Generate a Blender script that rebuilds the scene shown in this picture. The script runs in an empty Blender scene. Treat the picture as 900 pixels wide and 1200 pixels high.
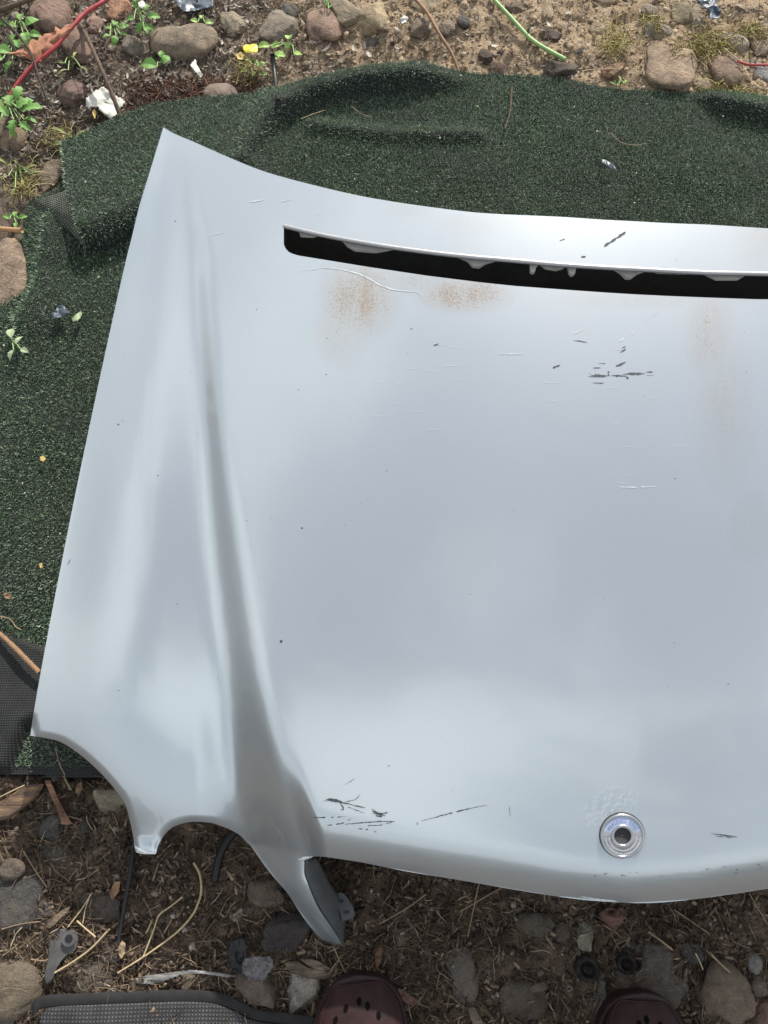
import bpy, math, random
import numpy as np
from mathutils import Vector, Matrix
from mathutils.bvhtree import BVHTree

random.seed(7)
RNG = np.random.default_rng(11)
SC = bpy.context.scene
COL = SC.collection
R = math.radians

# ------------------------------------------------------------------ camera, sky, sun, exposure
CAM_H, PITCH, F_PX = 1.08, R(17.8), 930.0
cam_d = bpy.data.cameras.new('camera')
cam = bpy.data.objects.new('camera', cam_d)
COL.objects.link(cam)
cam.location = (0, 0, CAM_H)
cam.rotation_euler = (PITCH, 0, 0)
cam_d.sensor_fit = 'VERTICAL'
cam_d.angle_y = 2 * math.atan(600 / F_PX)
cam_d.clip_start, cam_d.clip_end = 0.02, 500
SC.camera = cam

SUN_EL, SUN_AZ = R(32), R(17)        # azimuth from +Y towards +X
sd = Vector((math.sin(SUN_AZ) * math.cos(SUN_EL), math.cos(SUN_AZ) * math.cos(SUN_EL), math.sin(SUN_EL)))
sun_d = bpy.data.lights.new('sun', 'SUN')
sun_d.energy, sun_d.angle, sun_d.color = 4.2, R(0.9), (1.0, 0.945, 0.86)
sun = bpy.data.objects.new('sun', sun_d)
COL.objects.link(sun)
sun.rotation_euler = sd.to_track_quat('Z', 'Y').to_euler()
sun.location = (2, 3, 4)

W = bpy.data.worlds.new('World')
SC.world = W
W.use_nodes = True
wn, wl = W.node_tree.nodes, W.node_tree.links
wn.clear()
wo = wn.new('ShaderNodeOutputWorld')
bg = wn.new('ShaderNodeBackground')
bg.inputs['Strength'].default_value = 0.096
sky = wn.new('ShaderNodeTexSky')
sky.sky_type = 'NISHITA'
sky.sun_disc = False
sky.sun_elevation, sky.sun_rotation = SUN_EL, SUN_AZ
sky.air_density, sky.dust_density = 1.0, 3.5
tc = wn.new('ShaderNodeTexCoord')
cl = wn.new('ShaderNodeTexNoise')
cl.inputs['Scale'].default_value, cl.inputs['Detail'].default_value = 1.9, 6
cl.inputs['Roughness'].default_value = 0.6
cr = wn.new('ShaderNodeValToRGB')
cr.color_ramp.elements[0].position, cr.color_ramp.elements[1].position = 0.47, 0.60
cm = wn.new('ShaderNodeMixRGB')
cm.inputs['Color2'].default_value = (9.8, 10.2, 10.25, 1)
cmap = wn.new('ShaderNodeMapping')
cmap.inputs['Location'].default_value = (18.374, 2.672, 7.467)
wl.new(tc.outputs['Generated'], cmap.inputs['Vector'])
wl.new(cmap.outputs['Vector'], cl.inputs['Vector'])
wl.new(cl.outputs['Fac'], cr.inputs['Fac'])
sz = wn.new('ShaderNodeSeparateXYZ')
wl.new(tc.outputs['Generated'], sz.inputs['Vector'])
hz = wn.new('ShaderNodeMapRange')
hz.inputs['From Min'].default_value, hz.inputs['From Max'].default_value = 0.95, 0.15
hz.interpolation_type = 'SMOOTHSTEP'
wl.new(sz.outputs['Z'], hz.inputs['Value'])
hm = wn.new('ShaderNodeMath')
hm.operation = 'MAXIMUM'
wl.new(cr.outputs['Color'], hm.inputs[0])
wl.new(hz.outputs['Result'], hm.inputs[1])
wl.new(hm.outputs[0], cm.inputs['Fac'])
wl.new(sky.outputs['Color'], cm.inputs['Color1'])
wl.new(cm.outputs['Color'], bg.inputs['Color'])
wl.new(bg.outputs['Background'], wo.inputs['Surface'])

SC.view_settings.view_transform = 'Standard'
SC.view_settings.look = 'None'
SC.view_settings.gamma = 1
SC.view_settings.use_curve_mapping = False
SC.view_settings.exposure = 0.38
SC.render.engine = 'CYCLES'
SC.cycles.max_bounces = 6
SC.cycles.use_denoising = True

CP, SP = math.cos(PITCH), math.sin(PITCH)


def ray(px, py):
    u, v = (np.asarray(px, float) - 450) / F_PX, -(np.asarray(py, float) - 600) / F_PX
    return u, v * CP + SP, v * SP - CP


def un(px, py, z=0.0):
    """the point of the place seen at this pixel of the 900 x 1200 photograph, at height z"""
    dx, dy, dz = ray(px, py)
    k = (z - CAM_H) / dz
    return dx * k, dy * k


def mpp(px, py, z=0.0):
    """metres per photo pixel there"""
    return (CAM_H - z) / (-ray(px, py)[2]) / F_PX


# ------------------------------------------------------------------ numeric noise
def vnoise(x, y, seed):
    r = np.random.default_rng(seed)
    T = r.random((256, 256))
    xi, yi = np.floor(x).astype(int), np.floor(y).astype(int)
    fx, fy = x - xi, y - yi
    fx, fy = fx * fx * (3 - 2 * fx), fy * fy * (3 - 2 * fy)
    a, b = T[xi & 255, yi & 255], T[(xi + 1) & 255, yi & 255]
    c, d = T[xi & 255, (yi + 1) & 255], T[(xi + 1) & 255, (yi + 1) & 255]
    return (a * (1 - fx) + b * fx) * (1 - fy) + (c * (1 - fx) + d * fx) * fy - 0.5


def fbm(x, y, scale, octv, seed, gain=0.5):
    x, y = np.asarray(x, float) * scale, np.asarray(y, float) * scale
    s, a = 0, 1.0
    for k in range(octv):
        s = s + a * vnoise(x + 37.1 * k, y + 11.7 * k, seed + k)
        x, y, a = x * 2.03, y * 2.03, a * gain
    return s


def sstep(a, b, x):
    t = np.clip((x - a) / (b - a), 0, 1)
    return t * t * (3 - 2 * t)


def interp(x, pts, k=1):
    p = np.array(pts, float)
    return np.interp(x, p[:, 0], p[:, k])


def pchip(x, xs, ys):
    """smooth monotone interpolation"""
    xs, ys, x = np.array(xs, float), np.array(ys, float), np.asarray(x, float)
    h, d = np.diff(xs), np.diff(ys) / np.diff(xs)
    m = np.zeros_like(xs)
    m[0], m[-1] = d[0], d[-1]
    for i in range(1, len(xs) - 1):
        if d[i - 1] * d[i] > 0:
            w1, w2 = 2 * h[i] + h[i - 1], h[i] + 2 * h[i - 1]
            m[i] = (w1 + w2) / (w1 / d[i - 1] + w2 / d[i])
    i = np.clip(np.searchsorted(xs, x) - 1, 0, len(h) - 1)
    t = np.clip((x - xs[i]) / h[i], 0, 1)
    return ((1 + 2 * t) * (1 - t) ** 2 * ys[i] + t * (1 - t) ** 2 * h[i] * m[i]
            + t * t * (3 - 2 * t) * ys[i + 1] + t * t * (t - 1) * h[i] * m[i + 1])


def inside(x, y, poly):
    p = np.array(poly)
    r = np.zeros(np.shape(x), bool)
    for i in range(len(p)):
        (x1, y1), (x2, y2) = p[i - 1], p[i]
        if y1 == y2:
            continue
        c = ((y1 > y) != (y2 > y)) & (x < (x2 - x1) * (y - y1) / (y2 - y1) + x1)
        r ^= c
    return r


def sdist(x, y, line):
    """distance to a polyline and side (positive on its left)"""
    p = np.array(line, float)
    best, side = np.full(np.shape(x), 1e9), np.ones(np.shape(x))
    for (x1, y1), (x2, y2) in zip(p[:-1], p[1:]):
        dx, dy = x2 - x1, y2 - y1
        t = np.clip(((x - x1) * dx + (y - y1) * dy) / (dx * dx + dy * dy), 0, 1)
        d = np.hypot(x - x1 - t * dx, y - y1 - t * dy)
        m = d < best
        best = np.where(m, d, best)
        side = np.where(m, np.sign(dx * (y - y1) - dy * (x - x1)), side)
    return best, side


def P(pts, z=0.0):
    return [tuple(float(c) for c in un(a, b, z)) for a, b in pts]


# ------------------------------------------------------------------ materials
class NT:
    def __init__(s, name, **kw):
        s.m = bpy.data.materials.new(name)
        s.m.use_nodes = True
        s.n, s.l = s.m.node_tree.nodes, s.m.node_tree.links
        s.b = s.n['Principled BSDF']
        for k, v in kw.items():
            s.set(k, v)

    def set(s, k, v):
        i = s.b.inputs[k.replace('_', ' ')]
        if hasattr(v, 'is_linked'):
            s.l.new(v, i)
        elif isinstance(v, tuple):
            i.default_value = (*v, 1)[:4] if len(v) == 3 else v
        else:
            i.default_value = v

    def node(s, t, ins=None, **kw):
        n = s.n.new('ShaderNode' + t)
        for k, v in kw.items():
            setattr(n, k, v)
        for k, v in (ins or {}).items():
            if hasattr(v, 'is_linked'):
                s.l.new(v, n.inputs[k])
            else:
                n.inputs[k].default_value = v
        return n

    def coord(s):
        return s.node('TexCoord').outputs['Object']

    def wpos(s):
        return s.node('NewGeometry').outputs['Position']

    def noise(s, vec, scale, detail=4, rough=0.55, dist=0.0):
        return s.node('TexNoise', {'Vector': vec, 'Scale': scale, 'Detail': detail, 'Roughness': rough, 'Distortion': dist}).outputs['Fac']

    def ramp(s, fac, stops):
        n = s.node('ValToRGB', {'Fac': fac})
        e = n.color_ramp.elements
        while len(e) < len(stops):
            e.new(0.5)
        for el, (p, c) in zip(e, stops):
            el.position = p
            el.color = (*c, 1) if isinstance(c, tuple) else (c, c, c, 1)
        return n.outputs['Color']

    def mix(s, f, a, b, mode='MIX'):
        n = s.node('MixRGB', blend_type=mode)
        for k, v in zip(('Fac', 'Color1', 'Color2'), (f, a, b)):
            if hasattr(v, 'is_linked'):
                s.l.new(v, n.inputs[k])
            else:
                n.inputs[k].default_value = (*v, 1) if isinstance(v, tuple) else v
        return n.outputs['Color']

    def math(s, op, a, b=0.5):
        n = s.node('Math', operation=op)
        for k, v in enumerate((a, b)):
            if hasattr(v, 'is_linked'):
                s.l.new(v, n.inputs[k])
            else:
                n.inputs[k].default_value = v
        return n.outputs[0]

    def bump(s, h, strength, dist):
        n = s.node('Bump', {'Height': h, 'Strength': strength, 'Distance': dist})
        s.set('Normal', n.outputs['Normal'])


def plain(name, col, rough=0.6, var=0.25, scale=60, metallic=0.0, bump=0.0004, spec=0.4):
    t = NT(name, Roughness=rough, Metallic=metallic)
    t.b.inputs['Specular IOR Level'].default_value = spec
    v = t.coord()
    n = t.noise(v, scale, 5)
    lo, hi = tuple(c * (1 - var) for c in col), tuple(min(1, c * (1 + var)) for c in col)
    t.set('Base Color', t.ramp(n, [(0.3, lo), (0.7, hi)]))
    if bump:
        t.bump(t.noise(v, scale * 3, 4), 0.6, bump)
    return t.m


def islands(name, stops, rough=0.8, spec=0.25, trans=0.0):
    t = NT(name, Roughness=rough)
    t.b.inputs['Specular IOR Level'].default_value = spec
    r = t.node('NewGeometry').outputs['Random Per Island']
    c = t.ramp(r, stops)
    n = t.noise(t.coord(), 300, 2)
    t.set('Base Color', t.mix(0.5, c, t.ramp(n, [(0.3, 0.55), (0.7, 1.0)]), 'MULTIPLY'))
    return t.m


M = {}
# soil: pale and sandy beyond the turf, darker brown where the person stands
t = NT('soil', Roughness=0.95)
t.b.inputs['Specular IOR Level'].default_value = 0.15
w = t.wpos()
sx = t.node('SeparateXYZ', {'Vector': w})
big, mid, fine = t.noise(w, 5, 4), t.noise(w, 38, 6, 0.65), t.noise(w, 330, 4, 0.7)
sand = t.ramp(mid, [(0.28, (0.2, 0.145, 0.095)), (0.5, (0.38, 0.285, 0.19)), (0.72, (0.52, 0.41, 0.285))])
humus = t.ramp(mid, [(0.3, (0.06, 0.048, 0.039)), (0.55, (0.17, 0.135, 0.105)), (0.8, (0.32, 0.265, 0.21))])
near_soil = t.ramp(mid, [(0.28, (0.045, 0.034, 0.027)), (0.55, (0.17, 0.122, 0.088)), (0.8, (0.31, 0.235, 0.175))])
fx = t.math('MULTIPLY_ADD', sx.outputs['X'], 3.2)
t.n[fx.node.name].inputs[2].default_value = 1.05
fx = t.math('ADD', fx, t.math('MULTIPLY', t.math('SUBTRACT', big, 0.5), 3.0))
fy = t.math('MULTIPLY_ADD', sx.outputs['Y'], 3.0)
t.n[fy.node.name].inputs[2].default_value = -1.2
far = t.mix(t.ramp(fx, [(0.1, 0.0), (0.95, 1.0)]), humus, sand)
c = t.mix(t.ramp(fy, [(0.0, 0.0), (1.0, 1.0)]), near_soil, far)
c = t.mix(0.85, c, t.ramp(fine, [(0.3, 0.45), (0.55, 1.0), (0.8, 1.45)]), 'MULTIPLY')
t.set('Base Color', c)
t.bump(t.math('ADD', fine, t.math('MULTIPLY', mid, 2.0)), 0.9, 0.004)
M['soil'] = t.m

# rock: the colour comes from each stone's own object colour
t = NT('rock', Roughness=0.8)
t.b.inputs['Specular IOR Level'].default_value = 0.3
oi = t.node('ObjectInfo')
v = t.wpos()
n1, n2, n3 = t.noise(v, 65, 6, 0.65, 0.6), t.noise(v, 420, 5, 0.7), t.noise(v, 24, 3)
c = t.mix(1.0, oi.outputs['Color'], t.ramp(n1, [(0.3, (0.55, 0.54, 0.53)), (0.52, (1, 1, 1)), (0.74, (1.5, 1.42, 1.32))]), 'MULTIPLY')
c = t.mix(t.ramp(n3, [(0.45, 0.0), (0.7, 0.5)]), c, (0.16, 0.135, 0.10))
c = t.mix(0.8, c, t.ramp(n2, [(0.3, 0.55), (0.5, 1.0), (0.72, 1.35)]), 'MULTIPLY')
t.set('Base Color', c)
t.bump(t.math('ADD', n2, t.math('MULTIPLY', n1, 2.5)), 0.85, 0.0035)
M['rock'] = t.m

M['gravel'] = islands('gravel', [(0, (0.12, 0.09, 0.065)), (0.25, (0.27, 0.2, 0.135)), (0.65, (0.43, 0.33, 0.22)), (0.9, (0.36, 0.28, 0.2)), (1, (0.58, 0.5, 0.4))])
M['dark_gravel'] = islands('dark_gravel', [(0, (0.04, 0.032, 0.027)), (0.5, (0.095, 0.073, 0.058)), (0.9, (0.17, 0.135, 0.108)), (1, (0.4, 0.36, 0.31))])
M['chips'] = islands('wood_chips', [(0, (0.035, 0.025, 0.019)), (0.45, (0.09, 0.064, 0.047)), (0.8, (0.19, 0.135, 0.095)), (1, (0.38, 0.29, 0.2))])
M['fibre'] = islands('fibres', [(0, (0.06, 0.043, 0.031)), (0.55, (0.16, 0.115, 0.08)), (0.88, (0.31, 0.235, 0.16)), (1, (0.52, 0.43, 0.31))])
M['litter'] = islands('leaf_litter', [(0, (0.07, 0.055, 0.045)), (0.45, (0.2, 0.16, 0.125)), (0.8, (0.36, 0.31, 0.26)), (1, (0.62, 0.58, 0.52))])
M['dry_grass'] = islands('dry_grass', [(0, (0.28, 0.24, 0.08)), (0.5, (0.42, 0.36, 0.14)), (1, (0.5, 0.43, 0.24))])

# artificial grass
t = NT('turf_pile', Roughness=0.42)
t.b.inputs['Specular IOR Level'].default_value = 0.5
r = t.node('NewGeometry').outputs['Random Per Island']
w = t.wpos()
c = t.ramp(r, [(0.0, (0.036, 0.076, 0.040)), (0.45, (0.09, 0.175, 0.086)), (0.76, (0.155, 0.255, 0.136)), (0.9, (0.30, 0.39, 0.255)), (1.0, (0.58, 0.63, 0.51))])
c = t.mix(t.ramp(t.noise(w, 6, 4), [(0.4, 0.0), (0.65, 0.45)]), c, (0.155, 0.165, 0.14))
t.set('Base Color', c)
M['pile'] = t.m


def weave(name, dark, light, pitch, axis=0):
    t = NT(name, Roughness=0.75)
    v = t.coord()
    a = t.node('TexWave', {'Vector': v, 'Scale': 0.318 / pitch, 'Distortion': 1.2, 'Detail': 2, 'Detail Scale': 8.0}, bands_direction='X').outputs['Fac']
    b = t.node('TexWave', {'Vector': v, 'Scale': 0.318 / pitch, 'Distortion': 1.2, 'Detail': 2, 'Detail Scale': 8.0}, bands_direction='Y').outputs['Fac']
    k = t.math('MULTIPLY', a, b)
    n = t.noise(v, 40, 4)
    c = t.mix(t.ramp(k, [(0.45, 0.0), (0.8, 1.0)]), dark, light)
    t.set('Base Color', t.mix(0.8, c, t.ramp(n, [(0.3, 0.4), (0.7, 1.2)]), 'MULTIPLY'))
    t.bump(k, 0.8, 0.001)
    return t.m


M['backing'] = weave('turf_backing', (0.009, 0.0105, 0.0115), (0.055, 0.062, 0.06), 0.0032)

# silver paint with rust bloom and corrosion pimples carried by vertex attributes
t = NT('silver_paint', Metallic=0.68, Roughness=0.32)
v = t.coord()
t.b.inputs['Coat Weight'].default_value = 1.0
t.b.inputs['Coat IOR'].default_value = 1.55
t.b.inputs['Coat Roughness'].default_value = 0.06
at = t.node('Attribute', attribute_name='rust').outputs['Fac']
fineS = t.noise(v, 420, 5, 0.75)
medS = t.noise(t.node('Mapping', {'Vector': v, 'Scale': (1.0, 0.22, 1.0)}).outputs['Vector'], 60, 5, 0.65)
grime = t.noise(v, 3.0, 3)
base = t.ramp(grime, [(0.3, (0.505, 0.561, 0.605)), (0.7, (0.545, 0.597, 0.635))])
m = t.math('MULTIPLY', at, t.math('ADD', medS, 0.25))
spk = t.ramp(t.math('ADD', t.math('MULTIPLY', m, 0.42), fineS), [(0.70, 0.0), (0.88, 1.0)])
film = t.math('MULTIPLY', t.math('MULTIPLY', at, t.math('ADD', medS, 0.1)), 0.85)
flake = t.noise(v, 1500, 2, 0.6)
base = t.mix(0.5, base, t.ramp(flake, [(0.3, 0.86), (0.7, 1.12)]), 'MULTIPLY')
dusty = t.math('MULTIPLY', t.ramp(t.noise(v, 5, 6, 0.7, 0.5), [(0.45, 0.0), (0.75, 1.0)]), t.ramp(fineS, [(0.35, 0.1), (0.65, 0.45)]))
base = t.mix(t.math('MULTIPLY', dusty, 0.35), base, (0.46, 0.45, 0.43))
c = t.mix(film, base, (0.43, 0.385, 0.335))
c = t.mix(t.math('MULTIPLY', spk, 0.75), c, (0.27, 0.175, 0.10))
t.set('Base Color', c)
t.set('Metallic', t.math('MULTIPLY_ADD', spk, -0.4))
t.n[t.b.inputs['Metallic'].links[0].from_node.name].inputs[2].default_value = 0.68
dust = t.noise(v, 12, 5)
t.set('Coat Roughness', t.ramp(dust, [(0.35, 0.02), (0.8, 0.09)]))
bub = t.node('Attribute', attribute_name='bubble').outputs['Fac']
bn = t.noise(v, 190, 2, 0.4)
hgt = t.math('MULTIPLY', bub, t.ramp(bn, [(0.42, 0.0), (0.62, 1.0)]))
t.bump(t.math('ADD', hgt, t.math('MULTIPLY', t.noise(v, 7, 2), 0.35)), 0.15, 0.003)
M['paint'] = t.m

M['bare_grey'] = plain('bracket_grey', (0.50, 0.485, 0.46), 0.5, 0.1)
M['hem'] = plain('hem_grey', (0.075, 0.08, 0.085), 0.5, 0.2)
M['lip'] = plain('lip_silver', (0.36, 0.365, 0.375), 0.35, 0.06, metallic=0.3)
M['scratch_dark'] = plain('scratch_dark', (0.07, 0.075, 0.08), 0.7, 0.4)
M['scratch_pale'] = plain('scratch_pale', (0.5, 0.535, 0.56), 0.55, 0.1)
M['chip_pale'] = plain('chip_pale', (0.72, 0.74, 0.74), 0.6, 0.1)
M['chrome'] = plain('badge_chrome', (0.42, 0.43, 0.45), 0.3, 0.15, metallic=0.9)
M['blue'] = plain('badge_blue', (0.36, 0.42, 0.56), 0.25, 0.15)
M['wreath'] = plain('badge_silver', (0.40, 0.41, 0.43), 0.45, 0.25, metallic=0.6)
M['black'] = plain('hole_disc_black', (0.012, 0.012, 0.013), 0.5, 0.3)
M['hole_dark'] = plain('hole_dark_paint', (0.006, 0.006, 0.006), 1.0, 0.2, spec=0.0)
M['hole_and_shade'] = plain('dark_hole_and_shade', (0.035, 0.036, 0.04), 0.8, 0.3)  # dark colour paints the shade in the badge hole and round its rim


# ------------------------------------------------------------------ object helpers
def link(name, me, mat, parent=None, smooth=True):
    o = bpy.data.objects.new(name, me)
    COL.objects.link(o)
    if mat is not None and not len(me.materials):
        me.materials.append(mat)
    if smooth:
        me.polygons.foreach_set('use_smooth', np.ones(len(me.polygons), bool))
    if parent is not None:
        o.parent = parent
    return o


def mesh(name, V, Fs):
    me = bpy.data.meshes.new(name)
    V = np.asarray(V, np.float32)
    if isinstance(Fs, np.ndarray):
        n, k = Fs.shape
        me.vertices.add(len(V))
        me.vertices.foreach_set('co', V.ravel())
        me.loops.add(n * k)
        me.loops.foreach_set('vertex_index', Fs.astype(np.int32).ravel())
        me.polygons.add(n)
        me.polygons.foreach_set('loop_start', np.arange(0, n * k, k, dtype=np.int32))
        me.update(calc_edges=True)
        me.validate()
    else:
        me.from_pydata(V.tolist(), [], [list(f) for f in Fs])
        me.update()
    return me


def tag(o, label=None, cat=None, group=None, kind=None):
    for k, v in (('label', label), ('category', cat), ('group', group), ('kind', kind)):
        if v:
            o[k] = v
    return o


def solid(name, V, Fs, mat, origin=None, parent=None, smooth=True):
    """a mesh given in world coordinates, its origin at the thing's base"""
    V = np.asarray(V, float)
    o0 = np.array(origin if origin is not None else (V[:, 0].mean(), V[:, 1].mean(), V[:, 2].min()))
    p0 = np.array(parent.location) if parent is not None else np.zeros(3)
    if parent is not None and parent.parent is not None:
        p0 = p0 + np.array(parent.parent.location)
    if parent is not None and origin is None:
        o0 = p0
    o = link(name, mesh(name, V - o0, Fs), mat, parent, smooth)
    o.location = o0 - p0
    return o


def root(name, label, cat, loc, group=None):
    o = bpy.data.objects.new(name, None)
    COL.objects.link(o)
    o.location = loc
    o.empty_display_size = 0.05
    return tag(o, label, cat, group)


def tube_geo(pts, rad, n=8, cap=True):
    pts = np.asarray(pts, float)
    rad = np.broadcast_to(np.asarray(rad, float), (len(pts),))
    tan = np.gradient(pts, axis=0)
    tan /= np.linalg.norm(tan, axis=1)[:, None] + 1e-12
    up = np.array((0.13, 0.21, 0.97))
    V, Fs = [], []
    for p, tn, r in zip(pts, tan, rad):
        a = np.cross(tn, up)
        a /= np.linalg.norm(a)
        b = np.cross(tn, a)
        for k in range(n):
            th = 2 * math.pi * k / n
            V.append(p + r * (math.cos(th) * a + math.sin(th) * b))
    for i in range(len(pts) - 1):
        for k in range(n):
            Fs.append((i * n + k, i * n + (k + 1) % n, (i + 1) * n + (k + 1) % n, (i + 1) * n + k))
    if cap:
        Fs.append(tuple(range(n)))
        Fs.append(tuple((len(pts) - 1) * n + k for k in reversed(range(n))))
    return np.array(V), Fs


def smooth_line(pts, n):
    p = np.asarray(pts, float)
    d = np.r_[0, np.cumsum(np.linalg.norm(np.diff(p, axis=0), axis=1))]
    q = np.linspace(0, d[-1], n)
    return np.stack([pchip(q, d, p[:, k]) if len(p) > 2 else np.interp(q, d, p[:, k]) for k in range(p.shape[1])], 1)


def grid_faces(nr, nc):
    i, j = np.meshgrid(np.arange(nr - 1), np.arange(nc - 1), indexing='ij')
    a = (i * nc + j).ravel()
    return np.stack([a, a + 1, a + nc + 1, a + nc], 1)


# ------------------------------------------------------------------ ground
TURF_PX = [(75, 178), (105, 166), (150, 147), (185, 133), (245, 126), (300, 122), (330, 117), (365, 109), (400, 101), (440, 95), (480, 91),
           (530, 89), (580, 90), (640, 95), (720, 107), (800, 113), (860, 117), (900, 120), (1010, 130), (1350, 170), (1300, 930),
           (700, 925), (400, 915), (150, 912), (100, 913), (8, 909), (-60, 925), (-190, 905), (-170, 380),
           (0, 353), (10, 323), (25, 293), (28, 270), (33, 240), (60, 228), (77, 215)]
TURF = P(TURF_PX)


def ground_z(x, y):
    x, y = np.asarray(x, float), np.asarray(y, float)
    g = 0.016 * fbm(x, y, 6, 3, 3) + 0.010 * fbm(x, y, 26, 3, 21) + 0.006 * fbm(x, y, 90, 3, 41)
    flat = inside(x, y, TURF)
    return g - 0.004 - np.where(flat, 0.012, 0)


xs = np.r_[-60, -20, -6, -2.5, np.arange(-1.3, 1.3001, 0.006), 2.5, 6, 20, 60]
ys = np.r_[-60, -20, -6, -2, np.arange(-0.62, 1.9, 0.006), 3, 6, 20, 60]
gx, gy = np.meshgrid(xs, ys)
gz = ground_z(gx, gy) * ((np.abs(gx) < 1.4) & (gy > -0.7) & (gy < 2))
V = np.stack([gx, gy, gz], -1).reshape(-1, 3)
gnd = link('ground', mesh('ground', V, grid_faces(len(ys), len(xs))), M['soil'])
tag(gnd, kind='structure')


# ------------------------------------------------------------------ turf
RIDGE = P([(286, 205), (300, 182), (325, 146), (365, 121), (420, 108), (480, 102), (560, 99)])
FLAP_LOW = P([(82, 285), (103, 291), (130, 281), (163, 266), (210, 245), (290, 214)], 0.02)
FLAP_LEFT = P([(74, 176), (80, 225), (101, 291)], 0.02)
RIP2 = P([(370, 152), (450, 160), (560, 163)])
RIP3 = P([(840, 128), (900, 140), (1000, 165)])
RIPL = P([(63, 262), (57, 300), (48, 345), (30, 380)])
BACK_PX = [(-190, 742), (0, 742), (30, 752), (70, 768), (70, 800), (45, 850), (31, 852), (22, 872), (9, 903), (-60, 915), (-190, 900)]
BACK = P(BACK_PX, 0.015)
BACK_LOW = P([(60, 840), (31, 852), (22, 872), (9, 903), (-60, 920)], 0.015)
FLAP_AREA = P([(72, 170), (79, 222), (101, 292), (130, 281), (163, 267), (210, 245), (330, 215), (420, 60), (60, 60)], 0.02)


def turf_z(x, y):
    z = 0.006 + 0.006 * fbm(x, y, 5, 2, 71) + 0.004 * fbm(x, y, 16, 2, 77)
    d, s = sdist(x, y, RIDGE)
    d = d * s                                            # positive on the far side
    rx = sstep(RIDGE[0][0] - 0.02, RIDGE[0][0] + 0.05, x) * (1 - sstep(RIDGE[-1][0] - 0.12, RIDGE[-1][0], x))
    prof = np.where(d > 0, np.exp(-(d / 0.055) ** 2), np.exp(-(d / 0.012) ** 2))
    z = z + 0.03 * rx * prof
    d, s = sdist(x, y, RIP2)
    z = z + 0.009 * np.exp(-(d / 0.013) ** 2)
    d, s = sdist(x, y, RIP3)
    z = z + 0.02 * np.where(d * s > 0, np.exp(-(d / 0.03) ** 2), np.exp(-(d / 0.014) ** 2))
    d, s = sdist(x, y, RIPL)
    z = z + 0.011 * np.where(d * s > 0, np.exp(-(d / 0.035) ** 2), np.exp(-(d / 0.013) ** 2))
    # the doubled-over corner
    d, s = sdist(x, y, FLAP_LOW)
    d2, s2 = sdist(x, y, FLAP_LEFT)
    up = inside(x, y, FLAP_AREA)
    e = np.minimum(d, d2)
    lift = np.where(up, 0.012 + 0.028 * np.sqrt(np.clip(1 - (1 - np.clip(d / 0.03, 0, 1)) ** 2, 0, 1)) * np.exp(-np.clip(d - 0.03, 0, 9) / 0.12), 0)
    lift = lift * (1 - sstep(-0.27, -0.12, x))
    z = z + lift
    # turned-over corner at the near left
    b = inside(x, y, BACK)
    d, s = sdist(x, y, BACK_LOW)
    z = z + np.where(b, 0.02 * np.clip(d / 0.012, 0, 1) ** 0.5 * np.exp(-d / 0.12) + 0.002, 0)
    return z


st = 0.0035
xs = np.arange(-0.95, 1.35, st)
ys = np.arange(-0.02, 1.22, st)
gx, gy = np.meshgrid(xs, ys)
tz = turf_z(gx, gy)
keep = inside(gx, gy, TURF)
backing_cell = inside(gx, gy, BACK)
V = np.stack([gx, gy, tz], -1).reshape(-1, 3)
Fq = grid_faces(len(ys), len(xs))
kf = keep.ravel()
Fq = Fq[kf[Fq].all(1)]
turf = root('artificial_turf', 'dark green artificial grass sheet spread rumpled under the car hood', 'artificial grass', (0, 0.6, 0))
used = np.unique(Fq)
remap = np.full(len(V), -1)
remap[used] = np.arange(len(used))
sheet = solid('backing', V[used], remap[Fq], M['backing'], parent=turf)
tag(sheet, 'black woven backing of the turf sheet')


TGY, TGX = np.gradient(tz, st)


def turf_look(G, x, y):
    fx_, fy_ = (x - xs[0]) / st, (y - ys[0]) / st
    i, j = np.clip(fy_.astype(int), 0, len(ys) - 2), np.clip(fx_.astype(int), 0, len(xs) - 2)
    a, b = np.clip(fx_ - j, 0, 1), np.clip(fy_ - i, 0, 1)
    return (G[i, j] * (1 - a) + G[i, j + 1] * a) * (1 - b) + (G[i + 1, j] * (1 - a) + G[i + 1, j + 1] * a) * b


def blades(n, x0, x1, y0, y1, ok, h, wdt):
    x, y = RNG.uniform(x0, x1, n), RNG.uniform(y0, y1, n)
    m = ok(x, y)
    x, y = x[m], y[m]
    n = len(x)
    z, gxn, gyn = (turf_look(G, x, y) for G in (tz, TGX, TGY))
    N = np.stack([-gxn, -gyn, np.ones(n)], 1)
    N /= np.linalg.norm(N, axis=1)[:, None]
    a = RNG.uniform(0, 2 * math.pi, n)
    tn = np.stack([np.cos(a), np.sin(a), np.zeros(n)], 1)
    sd_ = np.stack([-np.sin(a), np.cos(a), np.zeros(n)], 1)
    hh = h * RNG.uniform(0.55, 1.25, n)[:, None]
    ww = wdt * RNG.uniform(0.7, 1.3, n)[:, None] / 2
    lean = RNG.uniform(0.1, 0.95, n)[:, None]
    B = np.stack([x, y, z - 0.0008], 1)
    mid = B + N * hh * 0.55 + tn * hh * 0.25 * lean
    tip = B + N * hh * (1 - 0.25 * lean) + tn * hh * 0.85 * lean
    Vb = np.stack([B - sd_ * ww, B + sd_ * ww, mid + sd_ * ww * 0.9, mid - sd_ * ww * 0.9, tip], 1).reshape(-1, 3)
    i = np.arange(n)[:, None] * 5
    T = np.concatenate([i + np.array([[0, 1, 2]]), i + np.array([[0, 2, 3]]), i + np.array([[3, 2, 4]])])
    return Vb, T


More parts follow.
